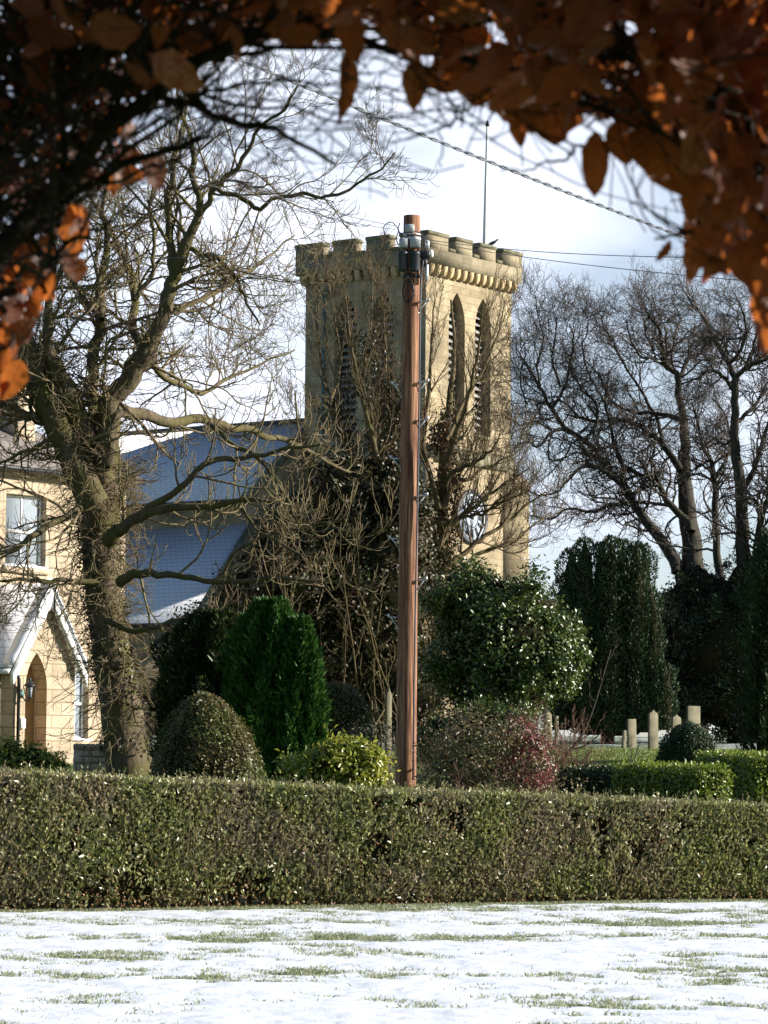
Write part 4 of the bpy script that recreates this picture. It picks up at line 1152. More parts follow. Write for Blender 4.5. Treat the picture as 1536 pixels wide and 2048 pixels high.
LT = 64.0
left_limbs = [
    [(268, 1590, 100), (245, 1450, 88), (218, 1300, 76), (204, 1150, 72), (200, 1050, 78), (205, 965, 74), (214, 925, 58)],
    (0.0, -0.6, [(190, 1010, 64), (150, 925, 60), (112, 850, 54), (76, 770, 50), (48, 690, 44), (20, 600, 32), (-30, 480, 20), (-60, 330, 10)]),
    (0.3, -1.0, [(206, 965, 54), (172, 880, 52), (140, 800, 46), (112, 735, 36), (96, 690, 22), (100, 600, 16), (130, 520, 12), (140, 420, 6)]),
    (0.4, 1.5, [(196, 905, 26), (183, 800, 24), (186, 720, 24), (200, 660, 22), (203, 560, 18), (215, 480, 14), (205, 410, 10), (220, 330, 5)]),
    (0.5, 1.2, [(203, 640, 16), (180, 610, 14), (140, 560, 12), (115, 500, 9), (90, 430, 5)]),
    (0.0, 0.0, [(214, 930, 52), (219, 850, 46), (218, 808, 47), (250, 768, 44), (288, 712, 46), (300, 690, 38)]),
    (0.0, -0.5, [(290, 705, 38), (318, 662, 32), (334, 600, 30), (348, 550, 28), (368, 492, 22), (394, 440, 19), (399, 405, 15), (384, 350, 13), (385, 290, 10), (362, 225, 7), (350, 150, 4)]),
    (-0.1, 0.8, [(349, 556, 20), (343, 500, 18), (334, 430, 15), (340, 370, 12), (352, 300, 9), (370, 220, 5), (360, 150, 3)]),
    (-0.3, -1.8, [(394, 445, 14), (415, 400, 12), (440, 368, 12), (462, 348, 10), (490, 312, 9), (520, 258, 7), (570, 215, 5), (600, 160, 3)]),
    (-0.3, -1.2, [(436, 378, 10), (490, 400, 10), (522, 420, 9), (545, 400, 8), (600, 388, 8), (652, 389, 7), (700, 377, 6), (748, 350, 5), (790, 305, 3)]),
    (0.2, 6, [(292, 700, 20), (266, 645, 18), (270, 570, 17), (246, 510, 15), (222, 460, 12), (198, 420, 9), (160, 360, 5)]),
    (0.2, 1.0, [(268, 600, 12), (300, 560, 10), (310, 500, 8), (300, 420, 6), (310, 330, 4)]),
    (0.0, 8.5, [(228, 825, 30), (280, 826, 25), (345, 843, 22), (398, 836, 20), (440, 848, 18), (520, 869, 15), (575, 880, 12), (640, 915, 9), (700, 945, 5)]),
    (-0.8, -2.6, [(420, 846, 11), (460, 880, 10), (515, 915, 9), (560, 965, 7), (585, 1020, 6), (605, 1060, 4)]),
    (0.0, 8, [(300, 725, 14), (328, 752, 13), (370, 772, 11), (400, 790, 10), (435, 770, 9), (478, 745, 7), (540, 720, 5), (590, 700, 3)]),
    (0.0, -0.8, [(366, 480, 12), (395, 505, 10), (440, 520, 9), (470, 560, 8), (490, 600, 6), (520, 650, 4)]),
    (0.0, 9, [(345, 620, 14), (400, 600, 11), (450, 575, 9), (500, 540, 7), (550, 500, 5), (590, 470, 3)]),
    (0.0, -1.6, [(216, 1080, 34), (246, 1060, 27), (276, 1034, 23), (330, 1018, 18), (420, 1012, 13), (500, 1000, 9), (590, 1010, 5)]),
    (-0.5, -2.4, [(280, 1030, 16), (330, 1000, 15), (385, 952, 13), (440, 916, 11), (520, 912, 9), (570, 898, 7), (640, 890, 4)]),
    (0.0, -2.4, [(240, 1165, 24), (265, 1150, 20), (305, 1144, 15), (370, 1152, 12), (440, 1165, 10), (540, 1157, 8), (640, 1165, 6), (720, 1152, 4)]),
    (0.0, -2.2, [(215, 1240, 16), (280, 1262, 10), (350, 1240, 9), (430, 1225, 8), (500, 1260, 6), (560, 1240, 4)]),
    (0.0, -1.8, [(196, 1010, 20), (150, 1022, 15), (100, 1048, 13), (50, 1082, 10), (-10, 1112, 7), (-60, 1100, 4)]),
    (0.0, -1.2, [(196, 1170, 16), (150, 1160, 11), (100, 1165, 9), (40, 1160, 7), (-40, 1170, 4)]),
    (0.0, -0.8, [(90, 840, 22), (50, 830, 20), (10, 800, 16), (-50, 740, 10)]),
    (0.0, -2.5, [(480, 1010, 7), (520, 1060, 6), (580, 1100, 6), (660, 1120, 5), (740, 1090, 3)]),
    (0.0, -2.5, [(430, 1165, 7), (480, 1100, 6), (560, 1060, 6), (650, 1050, 5), (710, 1070, 3)]),
]
lt, lt_gl = bare_tree('big leaning bare tree with mossy trunk and upturned twigs in front of the house', LT, 268, left_limbs, (M['bark_moss'], M['bark_moss'], M['twig_tan']),
    k=(12, 7, 5), lens=((1.2, 3.2), (0.5, 1.4), (0.25, 0.65)), gain=(0.08, 0.22, 0.30), sag=(0.10, 0.14, 0.05), seed=4, minr=0.0068, sparse=(12, 13, 17, 18, 19, 20, 24, 25))
def trunk_shoots():
    """ivy stems and thin shoots hanging round the trunk"""
    tp, tr = lt_gl[0]
    src = [(tp, tr), lt_gl[1], lt_gl[2], lt_gl[3]]
    S, Dn, Ln = [], [], []
    for (p, r), n, lo, hi in zip(src, (640, 150, 150, 70), (0.12, 0, 0, 0), (1, .7, .8, .6)):
        i = (len(p) - 1) * rng.uniform(lo, hi, n); a = np.floor(i).astype(int); f = (i - a)[:, None]; a2 = np.minimum(a + 1, len(p) - 1)
        c = p[a] * (1 - f) + p[a2] * f; an = rng.uniform(0, 6.28, n); rr = (r[a])[:, None] * 0.95
        o = np.stack([np.cos(an), np.sin(an), np.zeros(n)], -1)
        S.append(c + o * rr); Dn.append(unit(o * 0.9 + np.array([0.25, 0, -0.1]) + rng.normal(size=(n, 3)) * .5)); Ln.append(rng.uniform(.4, 1.5, n))
    S, Dn, Ln = map(np.concatenate, (S, Dn, Ln))
    p1, r1 = grow(S, Dn, Ln, np.full(len(S), .010), 8, .28, -.14, 0.16, .5)
    s, d, l, r = spawn(p1, r1, 4, .2, 1, .6, .3, .2, .5, .8, minr=.006)
    p2, r2 = grow(s, d, l, r, 4, .25, -.05, 0.1, .6)
    build_tubes('trunk_shoots', [(p1, r1, 4), (p2, r2, 3)], M['twig_tan'], lt)
    # patches of ivy leaves on the bark
    n = 5200; i = (len(tp) - 1) * rng.uniform(0.1, 1, n); a = np.floor(i).astype(int); an = rng.uniform(0, 6.28, n)
    o = np.stack([np.cos(an), np.sin(an), np.zeros(n)], -1)
    c = tp[a] + (tp[np.minimum(a + 1, len(tp) - 1)] - tp[a]) * (i - a)[:, None]
    keep = fbm(c[:, 2] * 1.3 + 5, an * 1.1, 3) > 0.5
    c, o, a = c[keep], o[keep], a[keep]; n = len(c)
    pos = c + o * (tr[a][:, None] * (0.98 + rng.random((n, 1)) * .25))
    V, f = leaf_geo(pos, o * .4 + rng.normal(size=(n, 3)) * .5 + np.array([0, 0, -.4]), o + rng.normal(size=(n, 3)) * .5, rng.uniform(.05, .10, n), rng.uniform(.04, .08, n))
    mk('ivy', V, [f], M['lf_ivy'], lt)
trunk_shoots()

def q5(l):   # polylines read off an enlarged view of the right-hand trees
    return [(1020 + .336 * x, 540 + .336 * y, w * .82) for x, y, w in l]
RT = 112.0
rt_a = [
    q5([(1100, 1900, 58), (1085, 1667, 50), (1062, 1450, 44), (1040, 1250, 34), (1036, 1100, 28), (1042, 1000, 24), (1030, 860, 20), (1000, 740, 18)]),
    q5([(1000, 745, 17), (1000, 640, 16), (930, 560, 13), (905, 470, 11), (890, 350, 9), (830, 280, 7), (790, 200, 4)]),
    q5([(1075, 1560, 26), (1040, 1480, 20), (940, 1380, 16), (870, 1250, 15), (790, 1225, 12), (700, 1180, 11), (640, 1110, 10), (612, 1000, 9), (590, 880, 8), (560, 780, 6), (590, 640, 4)]),
    q5([(1020, 1200, 20), (960, 1100, 16), (890, 1020, 15), (820, 960, 13), (740, 915, 12), (640, 890, 10), (520, 905, 9), (420, 880, 7), (330, 860, 4)]),
    (0, 3, q5([(1000, 1800, 34), (930, 1640, 28), (800, 1490, 24), (740, 1390, 22), (690, 1310, 20), (610, 1210, 17), (550, 1130, 15), (450, 1020, 13), (330, 940, 12), (250, 830, 10), (180, 700, 8), (100, 570, 6), (40, 470, 3)])),
    q5([(1000, 650, 12), (1060, 540, 10), (1075, 460, 8), (1130, 410, 6), (1180, 300, 4)]),
    q5([(1020, 900, 14), (930, 860, 11), (800, 850, 9), (690, 830, 8), (590, 760, 6), (540, 640, 5), (450, 540, 3)]),
    q5([(900, 1010, 11), (880, 900, 9), (820, 800, 8), (770, 700, 7), (700, 600, 5), (640, 480, 4), (600, 380, 3)]),
    q5([(935, 590, 9), (870, 540, 7), (790, 520, 6), (720, 430, 5), (690, 300, 3)]),
    q5([(700, 1390, 13), (600, 1400, 10), (480, 1440, 8), (350, 1420, 6), (250, 1480, 5), (120, 1460, 3)]),
    q5([(620, 1230, 10), (500, 1170, 8), (400, 1190, 7), (300, 1300, 5), (180, 1340, 4), (90, 1300, 2)]),
    q5([(340, 945, 9), (260, 960, 8), (170, 1050, 6), (90, 1020, 5), (20, 1060, 3)]),
    q5([(250, 830, 9), (330, 700, 7), (360, 560, 6), (380, 420, 5), (350, 320, 3)]),
    q5([(450, 1010, 9), (520, 900, 8), (500, 780, 6), (420, 700, 5), (380, 600, 4), (300, 420, 2)]),
    q5([(870, 1250, 8), (850, 1130, 7), (860, 1040, 5), (790, 960, 4)]),
    q5([(960, 1400, 9), (820, 1390, 7), (720, 1400, 5), (640, 1480, 3)]),
    q5([(180, 690, 6), (160, 560, 5), (200, 420, 4), (170, 280, 3), (150, 150, 2)]),
    q5([(100, 800, 5), (60, 650, 4), (90, 500, 3), (60, 350, 2)]),
    q5([(560, 780, 6), (480, 640, 5), (430, 480, 4), (470, 330, 3), (440, 240, 2)]),
    q5([(700, 600, 6), (620, 450, 5), (560, 330, 4), (520, 230, 2)]),
    q5([(300, 700, 6), (250, 520, 5), (280, 350, 4), (250, 200, 2)]),
    q5([(860, 480, 6), (800, 340, 5), (860, 220, 4), (840, 150, 2)]),
    q5([(960, 560, 6), (980, 400, 5), (1010, 280, 4), (960, 170, 2)]),
    q5([(420, 880, 6), (300, 780, 5), (200, 800, 4), (60, 740, 3), (-40, 650, 2)]),
    q5([(250, 960, 6), (150, 900, 5), (60, 920, 4), (-40, 860, 2)]),
]
bare_tree('wide spreading bare tree with dark crooked limbs between the tower and the right edge', RT, 1388, rt_a, (M['bark_grey'], M['bark_grey'], M['twig_grey']),
    k=(14, 10, 5), ang=(0.9, 0.85, 0.8), lens=((1.3, 3.4), (0.5, 1.4), (0.25, 0.65)), wig=(0.26, 0.3, 0.3), gain=(0.10, 0.12, 0.14), sag=(0, 0, 0), seed=9, minr=0.0058, dspread=3.5)
rt_b = [
    q5([(1400, 1900, 44), (1390, 1660, 36), (1382, 1450, 30), (1375, 1290, 28), (1345, 1100, 24), (1340, 950, 21), (1340, 800, 19), (1342, 640, 17)]),
    q5([(1342, 650, 16), (1300, 560, 13), (1225, 430, 11), (1160, 290, 9), (1090, 210, 6), (1040, 130, 3)]),
    q5([(1345, 640, 14), (1400, 590, 12), (1460, 560, 10), (1540, 520, 7), (1620, 440, 4)]),
    q5([(1390, 1300, 18), (1440, 1220, 15), (1480, 1100, 12), (1530, 940, 9), (1600, 800, 6), (1640, 650, 3)]),
    q5([(1340, 720, 12), (1280, 650, 10), (1200, 600, 8), (1120, 640, 6), (1020, 680, 4)]),
    q5([(1310, 570, 10), (1370, 480, 8), (1400, 350, 6), (1380, 230, 4), (1330, 130, 2)]),
    q5([(1350, 900, 12), (1440, 830, 9), (1520, 700, 7), (1580, 560, 4)]),
    q5([(1450, 1900, 26), (1480, 1560, 18), (1520, 1400, 14), (1580, 1250, 10), (1640, 1100, 6)]),
    q5([(1345, 1000, 10), (1280, 1040, 8), (1220, 1000, 6), (1160, 1050, 3)]),
    q5([(1230, 440, 8), (1180, 400, 7), (1140, 480, 5), (1080, 520, 3)]),
    (2, 3, q5([(1260, 1900, 26), (1232, 1660, 20), (1222, 1400, 18), (1215, 1250, 16), (1195, 1150, 13), (1140, 1020, 9), (1110, 880, 6), (1080, 780, 3)])),
    (2, 3, q5([(1215, 1240, 12), (1290, 1120, 9), (1310, 1000, 7), (1280, 860, 5), (1200, 760, 3)])),
    q5([(1400, 600, 8), (1450, 450, 6), (1480, 300, 5), (1450, 180, 3)]),
]
bare_tree('tall upright bare tree with a dark straight trunk at the right edge', RT - 4, 1492, rt_b, (M['bark_grey'], M['bark_grey'], M['twig_grey']),
    k=(14, 10, 5), ang=(0.9, 0.85, 0.8), lens=((1.3, 3.4), (0.5, 1.4), (0.25, 0.65)), wig=(0.26, 0.3, 0.3), gain=(0.12, 0.12, 0.14), sag=(0, 0, 0), seed=12, minr=0.0058, dspread=3.0)

def q7(l):
    return [(840 + .169 * x, 880 + .169 * y, w) for x, y, w in l]
CT = 86.0
ct_l = [
    [(862, 1520, 46), (868, 1400, 42), (872, 1250, 38), (878, 1120, 32), (884, 1000, 28), (890, 900, 20), (900, 800, 13), (908, 700, 8), (902, 600, 4)],
    q7([(230, 1250, 14), (330, 1080, 12), (480, 900, 10), (620, 800, 9), (760, 690, 8), (900, 590, 6), (1060, 500, 5), (1300, 330, 3)]),
    q7([(260, 850, 12), (340, 660, 10), (450, 530, 9), (600, 430, 8), (720, 350, 7), (880, 290, 5), (1080, 180, 4), (1250, 60, 2)]),
    q7([(270, 560, 10), (350, 420, 9), (480, 330, 8), (640, 260, 7), (760, 180, 6), (880, 60, 4), (960, -80, 2)]),
    q7([(340, 1480, 13), (500, 1350, 11), (700, 1200, 10), (880, 1080, 8), (1040, 960, 7), (1250, 780, 5), (1480, 620, 3)]),
    q7([(420, 1520, 10), (620, 1390, 9), (860, 1280, 8), (1100, 1180, 6), (1350, 1000, 4), (1560, 880, 3)]),
    q7([(240, 1000, 10), (400, 960, 8), (560, 900, 7), (760, 860, 6), (960, 700, 4), (1150, 560, 2)]),
    [(888, 930, 12), (915, 860, 9), (940, 780, 7), (955, 700, 5), (965, 610, 3)],
    [(892, 880, 10), (930, 800, 8), (965, 740, 6), (995, 670, 4), (1010, 600, 2)],
    [(880, 1020, 12), (850, 900, 10), (858, 800, 8), (862, 700, 5), (870, 600, 3)],
    (-1, -2, [(866, 1330, 26), (830, 1210, 22), (795, 1090, 18), (770, 980, 15), (745, 880, 11), (720, 780, 8), (700, 680, 6), (690, 590, 3)]),
    (-1, 1, [(790, 1080, 13), (760, 1000, 11), (700, 900, 9), (660, 800, 7), (640, 700, 5), (632, 610, 3)]),
    (-1, 1, [(800, 1100, 13), (790, 980, 10), (785, 880, 8), (775, 760, 6), (768, 650, 4), (760, 560, 2)]),
    (-1, 0, [(770, 980, 11), (790, 860, 9), (815, 760, 7), (830, 640, 4), (835, 560, 2)]),
    (-1, -3, [(830, 1215, 14), (770, 1140, 11), (700, 1060, 9), (630, 980, 7), (600, 880, 5), (590, 780, 3)]),
    (-1, 2, [(745, 890, 8), (725, 800, 7), (735, 700, 5), (745, 600, 3), (740, 500, 2)]),
    (-1, 2, [(660, 810, 7), (680, 720, 6), (665, 620, 4), (650, 530, 2)]),
    (-1, -3, [(810, 1160, 14), (740, 1130, 11), (660, 1150, 9), (560, 1200, 7), (500, 1230, 4)]),
    (-1, -2, [(858, 1420, 14), (790, 1330, 11), (720, 1260, 9), (650, 1180, 6), (600, 1080, 3)]),
]
ct, ct_gl = bare_tree('ivy-clad tree with fans of thin upswept twigs directly behind the telegraph pole', CT, 862, ct_l, (M['bark_brown'], M['bark_brown'], M['twig_brown']),
    k=(10, 7, 4), ang=(0.6, 0.55, 0.55), lens=((0.9, 2.4), (0.5, 1.2), (0.25, 0.6)), wig=(0.10, 0.13, 0.16), trop=(0.10, 0.10, 0.08), gain=(0.08, 0.1, 0.1), sag=(0, 0, 0), seed=21, minr=0.0065, dspread=3.0)
def ivy_on(parent, gl, idx, n, mat, spread, lo, hi, size, name='ivy'):
    PP, OO = [], []
    for j in idx:
        p, r = gl[j]; i = (len(p) - 1) * rng.uniform(lo, hi, n); a = np.floor(i).astype(int)
        c = p[a] + (p[np.minimum(a + 1, len(p) - 1)] - p[a]) * (i - a)[:, None]
        o = unit(rng.normal(size=(n, 3)) * [1, 1, .5])
        keep = fbm(c[:, 2] * 1.4 + j * 3, c[:, 0] * 1.4 + o[:, 0] * .5, 3) > 0.44
        PP.append((c + o * (r[a][:, None] + spread * rng.random((n, 1)) ** 0.7))[keep]); OO.append(o[keep])
    p = np.concatenate(PP); o = np.concatenate(OO); k = len(p)
    s = size * rng.uniform(.6, 1.4, k)
    V, f = leaf_geo(p, rng.normal(size=(k, 3)) + [0, 0, -.5], o + rng.normal(size=(k, 3)) * .5 + [0, 0, .2], s, s * .75)
    return mk(name, V, [f], mat, parent)
ivy_on(ct, ct_gl, [0], 9000, M['lf_ivy'], 0.38, 0.0, 0.72, 0.095)
ivy_on(ct, ct_gl, [0, 0, 0], 2200, M['lf_dry'], 0.42, 0.05, 0.7, 0.085, 'dry_leaves')
ivy_on(ct, ct_gl, [10, 11, 12, 13, 14, 15, 17, 18], 2600, M['lf_ivy'], 0.55, 0.0, 0.6, 0.09)
ivy_on(ct, ct_gl, [10, 12, 14, 17, 18], 600, M['lf_dry'], 0.5, 0.0, 0.55, 0.08, 'dry_leaves')

# ------------------------------------------------------------------ evergreens, bushes and clipped shapes
def plant(name, label, cat, px, D, group=None):
    return empty(name, on_ground(px, D, -0.03), label, cat, group=group)

def stems(parent, px, D, n, h, spread, mat, r=0.02, k=6, wig=.15, twig=0.3, top=0.12):
    b = on_ground(px, D, -0.05); S = b + np.stack([rng.normal(0, spread, n), rng.normal(0, spread, n), np.zeros(n)], -1)
    d = unit(np.stack([rng.normal(0, .35, n), rng.normal(0, .35, n), np.ones(n)], -1))
    p1, r1 = grow(S, d, rng.uniform(h * .55, h, n), np.full(n, r), 8, wig, .08, 0, .3)
    s, d, l, rr = spawn(p1, r1, k, .15, 1, .7, .25, twig * .6, twig * 1.5, .55, minr=.004)
    p2, r2 = grow(s, d, l, rr, 5, .2, .06, .05, .5)
    s, d, l, rr = spawn(p2, r2, 3, .2, 1, .7, .25, twig * .25, twig * .6, .7, minr=.004)
    p3, r3 = grow(s, d, l, rr, 3, .2, .06, .05, .6)
    return build_tubes('stems', [(p1, r1, 5), (p2, r2, 4), (p3, r3, 3)], mat, parent)

g = lambda px, D: float(on_ground(px, D)[2])
# dark ivy and holly mass left of the pole, in front of the church gable
e = plant('evergreen_bush', 'dark ivy-laden evergreen thicket under the shaded side of the tower', 'bush', 720, 83.5)
cloud('foliage', [ell(740, 1180, 83.5, 135, 210, 2.0), ell(640, 1260, 83.5, 120, 180, 1.8), ell(690, 1010, 83.5, 75, 110, 1.2), ell(800, 1060, 83.5, 60, 150, 1.4), ell(580, 1330, 83.5, 110, 130, 1.6), ell(760, 1370, 83.5, 150, 110, 1.8), ell(600, 1160, 82.5, 70, 120, 1.3), ell(560, 1250, 82.5, 80, 120, 1.3), ell(450, 1350, 82.5, 100, 110, 1.3), ell(370, 1390, 82.5, 70, 80, 1.0)], 66000, 0.12, M['lf_ivy'], e, clump=0.26, aspect=.7, minz=g(720, 83.5), core=.86, corr=.2)
stems(e, 700, 82.5, 40, 7.5, 1.2, M['bark_brown'], .035, 8, .12, .9)
e = plant('evergreen_bush', 'dark ivy mass climbing against the church gable left of the tower', 'bush', 520, 112)
cloud('foliage', [ell(600, 1090, 112, 62, 130, 1.4), ell(545, 1150, 112, 60, 110, 1.4), ell(480, 1230, 112, 62, 85, 1.3), ell(420, 1290, 112, 62, 75, 1.3), ell(560, 1290, 112, 120, 110, 1.5)], 30000, 0.13, M['lf_ivy'], e, clump=0.3, aspect=.7, minz=g(520, 112), core=.86, corr=.15)
stems(e, 520, 112, 14, 6.5, 1.3, M['bark_brown'], .035, 8, .12, .9)
# holly with glossy sunlit leaves right of the pole
e = plant('holly_tree', 'broad glossy-leaved evergreen tree with sunlit right side between pole and yew', 'tree', 1010, 66)
cloud('foliage', [ell(1010, 1290, 66, 150, 125, 1.7), ell(950, 1220, 66, 90, 95, 1.2), ell(1100, 1300, 66, 66, 105, 1.1), ell(1000, 1390, 66, 120, 55, 1.3)], 42000, 0.095, M['lf_holly'], e, clump=0.2, aspect=.6, core=.8, corr=.16)
stems(e, 1010, 66, 12, 3.6, .5, M['bark_grey'], .05, 6, .12, .8)
# cypress
e = plant('cypress_tree', 'feathery deep green conifer between the leaning tree and the pole', 'tree', 520, 58)
def cypress(parent, px, D, top, bot, hw, n, lean=0.0):
    b = on_ground(px, D); zt = P(px, top, D)[2]
    t = rng.random(n) ** 0.8; an = rng.uniform(0, 6.28, n)
    prof = np.interp(t, [0, .12, .3, .55, .8, 1], [.95, 1.0, 1.02, 1.0, .86, .30]) * hw * D / F
    nb = 1 + .20 * np.sin(an * 3 + t * 5) + .20 * np.sin(an * 8 - t * 7) + .10 * np.sin(an * 13 + t * 21)
    rr = prof * nb * (0.6 + 0.4 * rng.random(n) ** .4)
    o = np.stack([np.cos(an), np.sin(an), np.zeros(n)], -1)
    p = b + o * rr[:, None] + np.array([0, 0, 1]) * (t * (zt - b[2]))[:, None]
    d = unit(o * .75 + np.array([0, 0, .8]) + rng.normal(size=(n, 3)) * .35)
    nr = unit(o + rng.normal(size=(n, 3)) * .7)
    s = rng.uniform(.12, .3, n) * np.interp(t, [0, 1], [1, .6])
    V, f = leaf_geo(p, d, nr, s, s * .3)
    mk('foliage', V, [f], M['lf_cypress'], parent)
    ht = np.linspace(0, 1, 12); zz = b[2] + ht * (zt - b[2]) * .96
    rcore = np.interp(ht, [0, .12, .3, .55, .8, 1], [.95, 1.0, 1.02, 1.0, .86, .30]) * hw * D / F * .68
    MB().lathe(list(zip(rcore, zz - b[2])), b, 14).build('inner_growth', M['thicket'], parent, smooth=True, uv=False)
    if not any(c.name.startswith('trunk') for c in parent.children): MB().tube([b - (0, 0, .1), b + (0, 0, .8)], .12, 8).build('trunk', M['bark_brown'], parent)
cypress(e, 540, 58, 1204, 1560, 70, 20000); cypress(e, 598, 57.6, 1240, 1560, 38, 10000); cypress(e, 500, 58.6, 1235, 1560, 44, 9000)
e = plant('cypress_tree', 'dark low conifer just right of the leaning tree trunk', 'tree', 420, 61)
cy_ = M['lf_cypress']; M['lf_cypress'] = M['lf_dark']; cypress(e, 425, 61, 1225, 1560, 96, 20000); M['lf_cypress'] = cy_
# clipped shapes
def dome(label, px, D, top, hw, depth_m, n, mat='lf_topiary', skew=0.0, size=.05, flat=2.6, name='topiary_bush'):
    e = plant(name, label, 'topiary', px, D)
    b = on_ground(px, D); zt = P(px, top, D)[2]; H = zt - b[2]; rx = hw * D / F
    t = rng.random(n) ** .9; an = rng.uniform(0, 6.28, n); sh = (1 - t ** flat) ** .55
    o = np.stack([np.cos(an), np.sin(an), np.zeros(n)], -1)
    wob = 1 + .07 * np.sin(an * 3 + t * 4 + px) + .05 * np.sin(an * 7 - t * 9) + rng.normal(0, .04, n)
    p = b + np.stack([o[:, 0] * rx * sh * wob + skew * t * rx, o[:, 1] * depth_m * sh * wob, t * H * (1 + rng.normal(0, .015, n))], -1)
    nr = unit(np.stack([o[:, 0], o[:, 1], t * 1.5], -1) + rng.normal(size=(n, 3)) * .6)
    d = unit(np.cross(nr, rng.normal(size=(n, 3))) + nr * .5)
    s = size * rng.uniform(.6, 1.4, n)
    V, f = leaf_geo(p, d, nr, s, s * .55); mk('foliage', V, [f], M[mat], e)
    ht = np.linspace(0, 1, 10); V, f = [], []
    m = MB(); m.lathe([(max(.02, rx * .95 * (1 - min(1, q) ** flat) ** .55), q * H * .97) for q in ht], (0, 0, 0), 20)
    vv = np.concatenate(m.V); vv[:, 1] *= depth_m / rx; vv[:, 0] += skew * vv[:, 2] / H * rx; m.V = [vv + b]
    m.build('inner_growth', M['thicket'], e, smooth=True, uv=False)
    return e
dome('large clipped dome bush with a sunlit right flank beside the leaning tree', 436, 46, 1393, 118, .95, 19000, skew=-.26, flat=2.3)
dome('smaller flat-topped clipped bush between the conifer and the pole', 668, 66, 1366, 84, .9, 11000, flat=4)
dome('dark rounded clipped bush in front of the gravestones at the right', 1378, 62, 1448, 64, .7, 9000, 'lf_yew')
# Irish yew: a bundle of upright plumes
def yew(label, cols, D, seed, bpx):
    e = plant('yew_tree', label, 'tree', bpx, D)
    gg = np.random.default_rng(seed); Vs, cores = [], []
    for px, top, bot, hw, dd in cols:
        n = int(5200 * hw / 24 * (bot - top) / 330)
        p0 = P(px, bot, D + dd); p1 = P(px + gg.normal(0, 3), top, D + dd)
        t = gg.random(n); an = gg.uniform(0, 6.28, n)
        r = 1.16 * hw * D / F * np.interp(t, [0, .2, .6, .93, 1], [.8, 1, 1, .92, .3]) * (1 + .16 * np.sin(t * 23 + an * 2) + gg.normal(0, .09, n))
        o = np.stack([np.cos(an), np.sin(an), np.zeros(n)], -1)
        p = p0 + (p1 - p0) * t[:, None] + o * r[:, None]
        d = unit(o * .7 + [0, 0, .9] + gg.normal(size=(n, 3)) * .35); nr = unit(o + gg.normal(size=(n, 3)) * .6)
        s = gg.uniform(.07, .16, n)
        Vs.append(leaf_geo(p, d, nr, s, s * .4))
        tt = np.linspace(0, 1, 9); cores.append(tube_geo((p0 + (p1 - p0) * tt[:, None])[None], (hw * D / F * np.interp(tt, [0, .2, .6, .88, 1], [.75, .9, .9, .65, .05]) * .9)[None], 9))
    V, f = merge(Vs); mk('foliage', V, [f], M['lf_yew'], e)
    V, f = merge(cores); mk('inner_growth', V, [f], M['thicket'], e, smooth=True)
    b = on_ground(bpx, D); MB().tube([b - (0, 0, .1), b + (0, 0, 1.2)], .25, 9).build('trunk', M['bark_grey'], e)
yew('dark upright yew with fluted columns of needles beside the church tower', [(1128, 1150, 1450, 24, .6), (1145, 1098, 1455, 24, 0), (1172, 1078, 1460, 24, -.5), (1200, 1085, 1462, 24, .4), (1222, 1075, 1465, 22, -.7), (1245, 1080, 1462, 22, .1), (1268, 1085, 1460, 21, -.6), (1290, 1090, 1455, 20, .2), (1306, 1180, 1450, 20, -.4), (1180, 1200, 1470, 32, 1.0), (1240, 1220, 1472, 34, .9), (1290, 1260, 1465, 28, -.3), (1325, 1330, 1460, 22, -.5), (1120, 1240, 1460, 26, -.2)], 105, 3, 1215)
# dark holly and evergreen mass at the right edge
e = plant('evergreen_tree', 'large dark evergreen filling the right edge beneath the bare trees', 'tree', 1470, 108)
cloud('foliage', [ell(1430, 1290, 108, 95, 150, 1.8), ell(1540, 1260, 108, 120, 190, 2.0), ell(1500, 1390, 108, 150, 95, 2.0), ell(1395, 1190, 108, 50, 60, 1.0), ell(1350, 1340, 110, 60, 110, 1.2), ell(1340, 1250, 112, 40, 80, 1.0)], 46000, 0.11, M['lf_dark'], e, clump=.24, aspect=.6, core=.85, corr=.2)
MB().tube([on_ground(1470, 108, -.1), on_ground(1470, 108, 1.4)], .3, 9).build('trunk', M['bark_grey'], e)
# an upright yew column at the very edge
e = plant('evergreen_tree', 'tall dark narrow conifer cut by the right edge of the view', 'tree', 1545, 80)
cypress_m = M['lf_cypress']; M['lf_cypress'] = M['lf_yew']; cypress(e, 1560, 80, 1060, 1500, 70, 14000); M['lf_cypress'] = cypress_m
# laurels
def laurel(label, px, D, ells, n, size, mat='lf_laurel', name='laurel_bush', clump=.13, core=.72, stm=True):
    e = plant(name, label, 'bush', px, D)
    cloud('foliage', ells, n, size, M[mat], e, clump=clump, aspect=.48, core=core, corr=.18, minz=g(px, D))
    if stm: stems(e, px, D, 10, .9, .3, M['bark_brown'], .02, 5, .15, .3)
laurel('bright yellow-green laurel bush left of the pole foot', 665, 41, [ell(665, 1530, 41, 78, 42, .5), ell(610, 1550, 41, 42, 40, .4), ell(725, 1545, 41, 42, 58, .45), ell(690, 1505, 41, 52, 32, .4), ell(660, 1600, 41, 98, 45, .5)], 9500, .085)
laurel('low green bush at the foot of the porch wall', 70, 58, [ell(60, 1525, 58, 60, 38, .5), ell(20, 1510, 58, 30, 34, .4), ell(105, 1540, 58, 38, 26, .4), ell(60, 1580, 58, 85, 40, .6)], 5200, .08, 'lf_laurel')
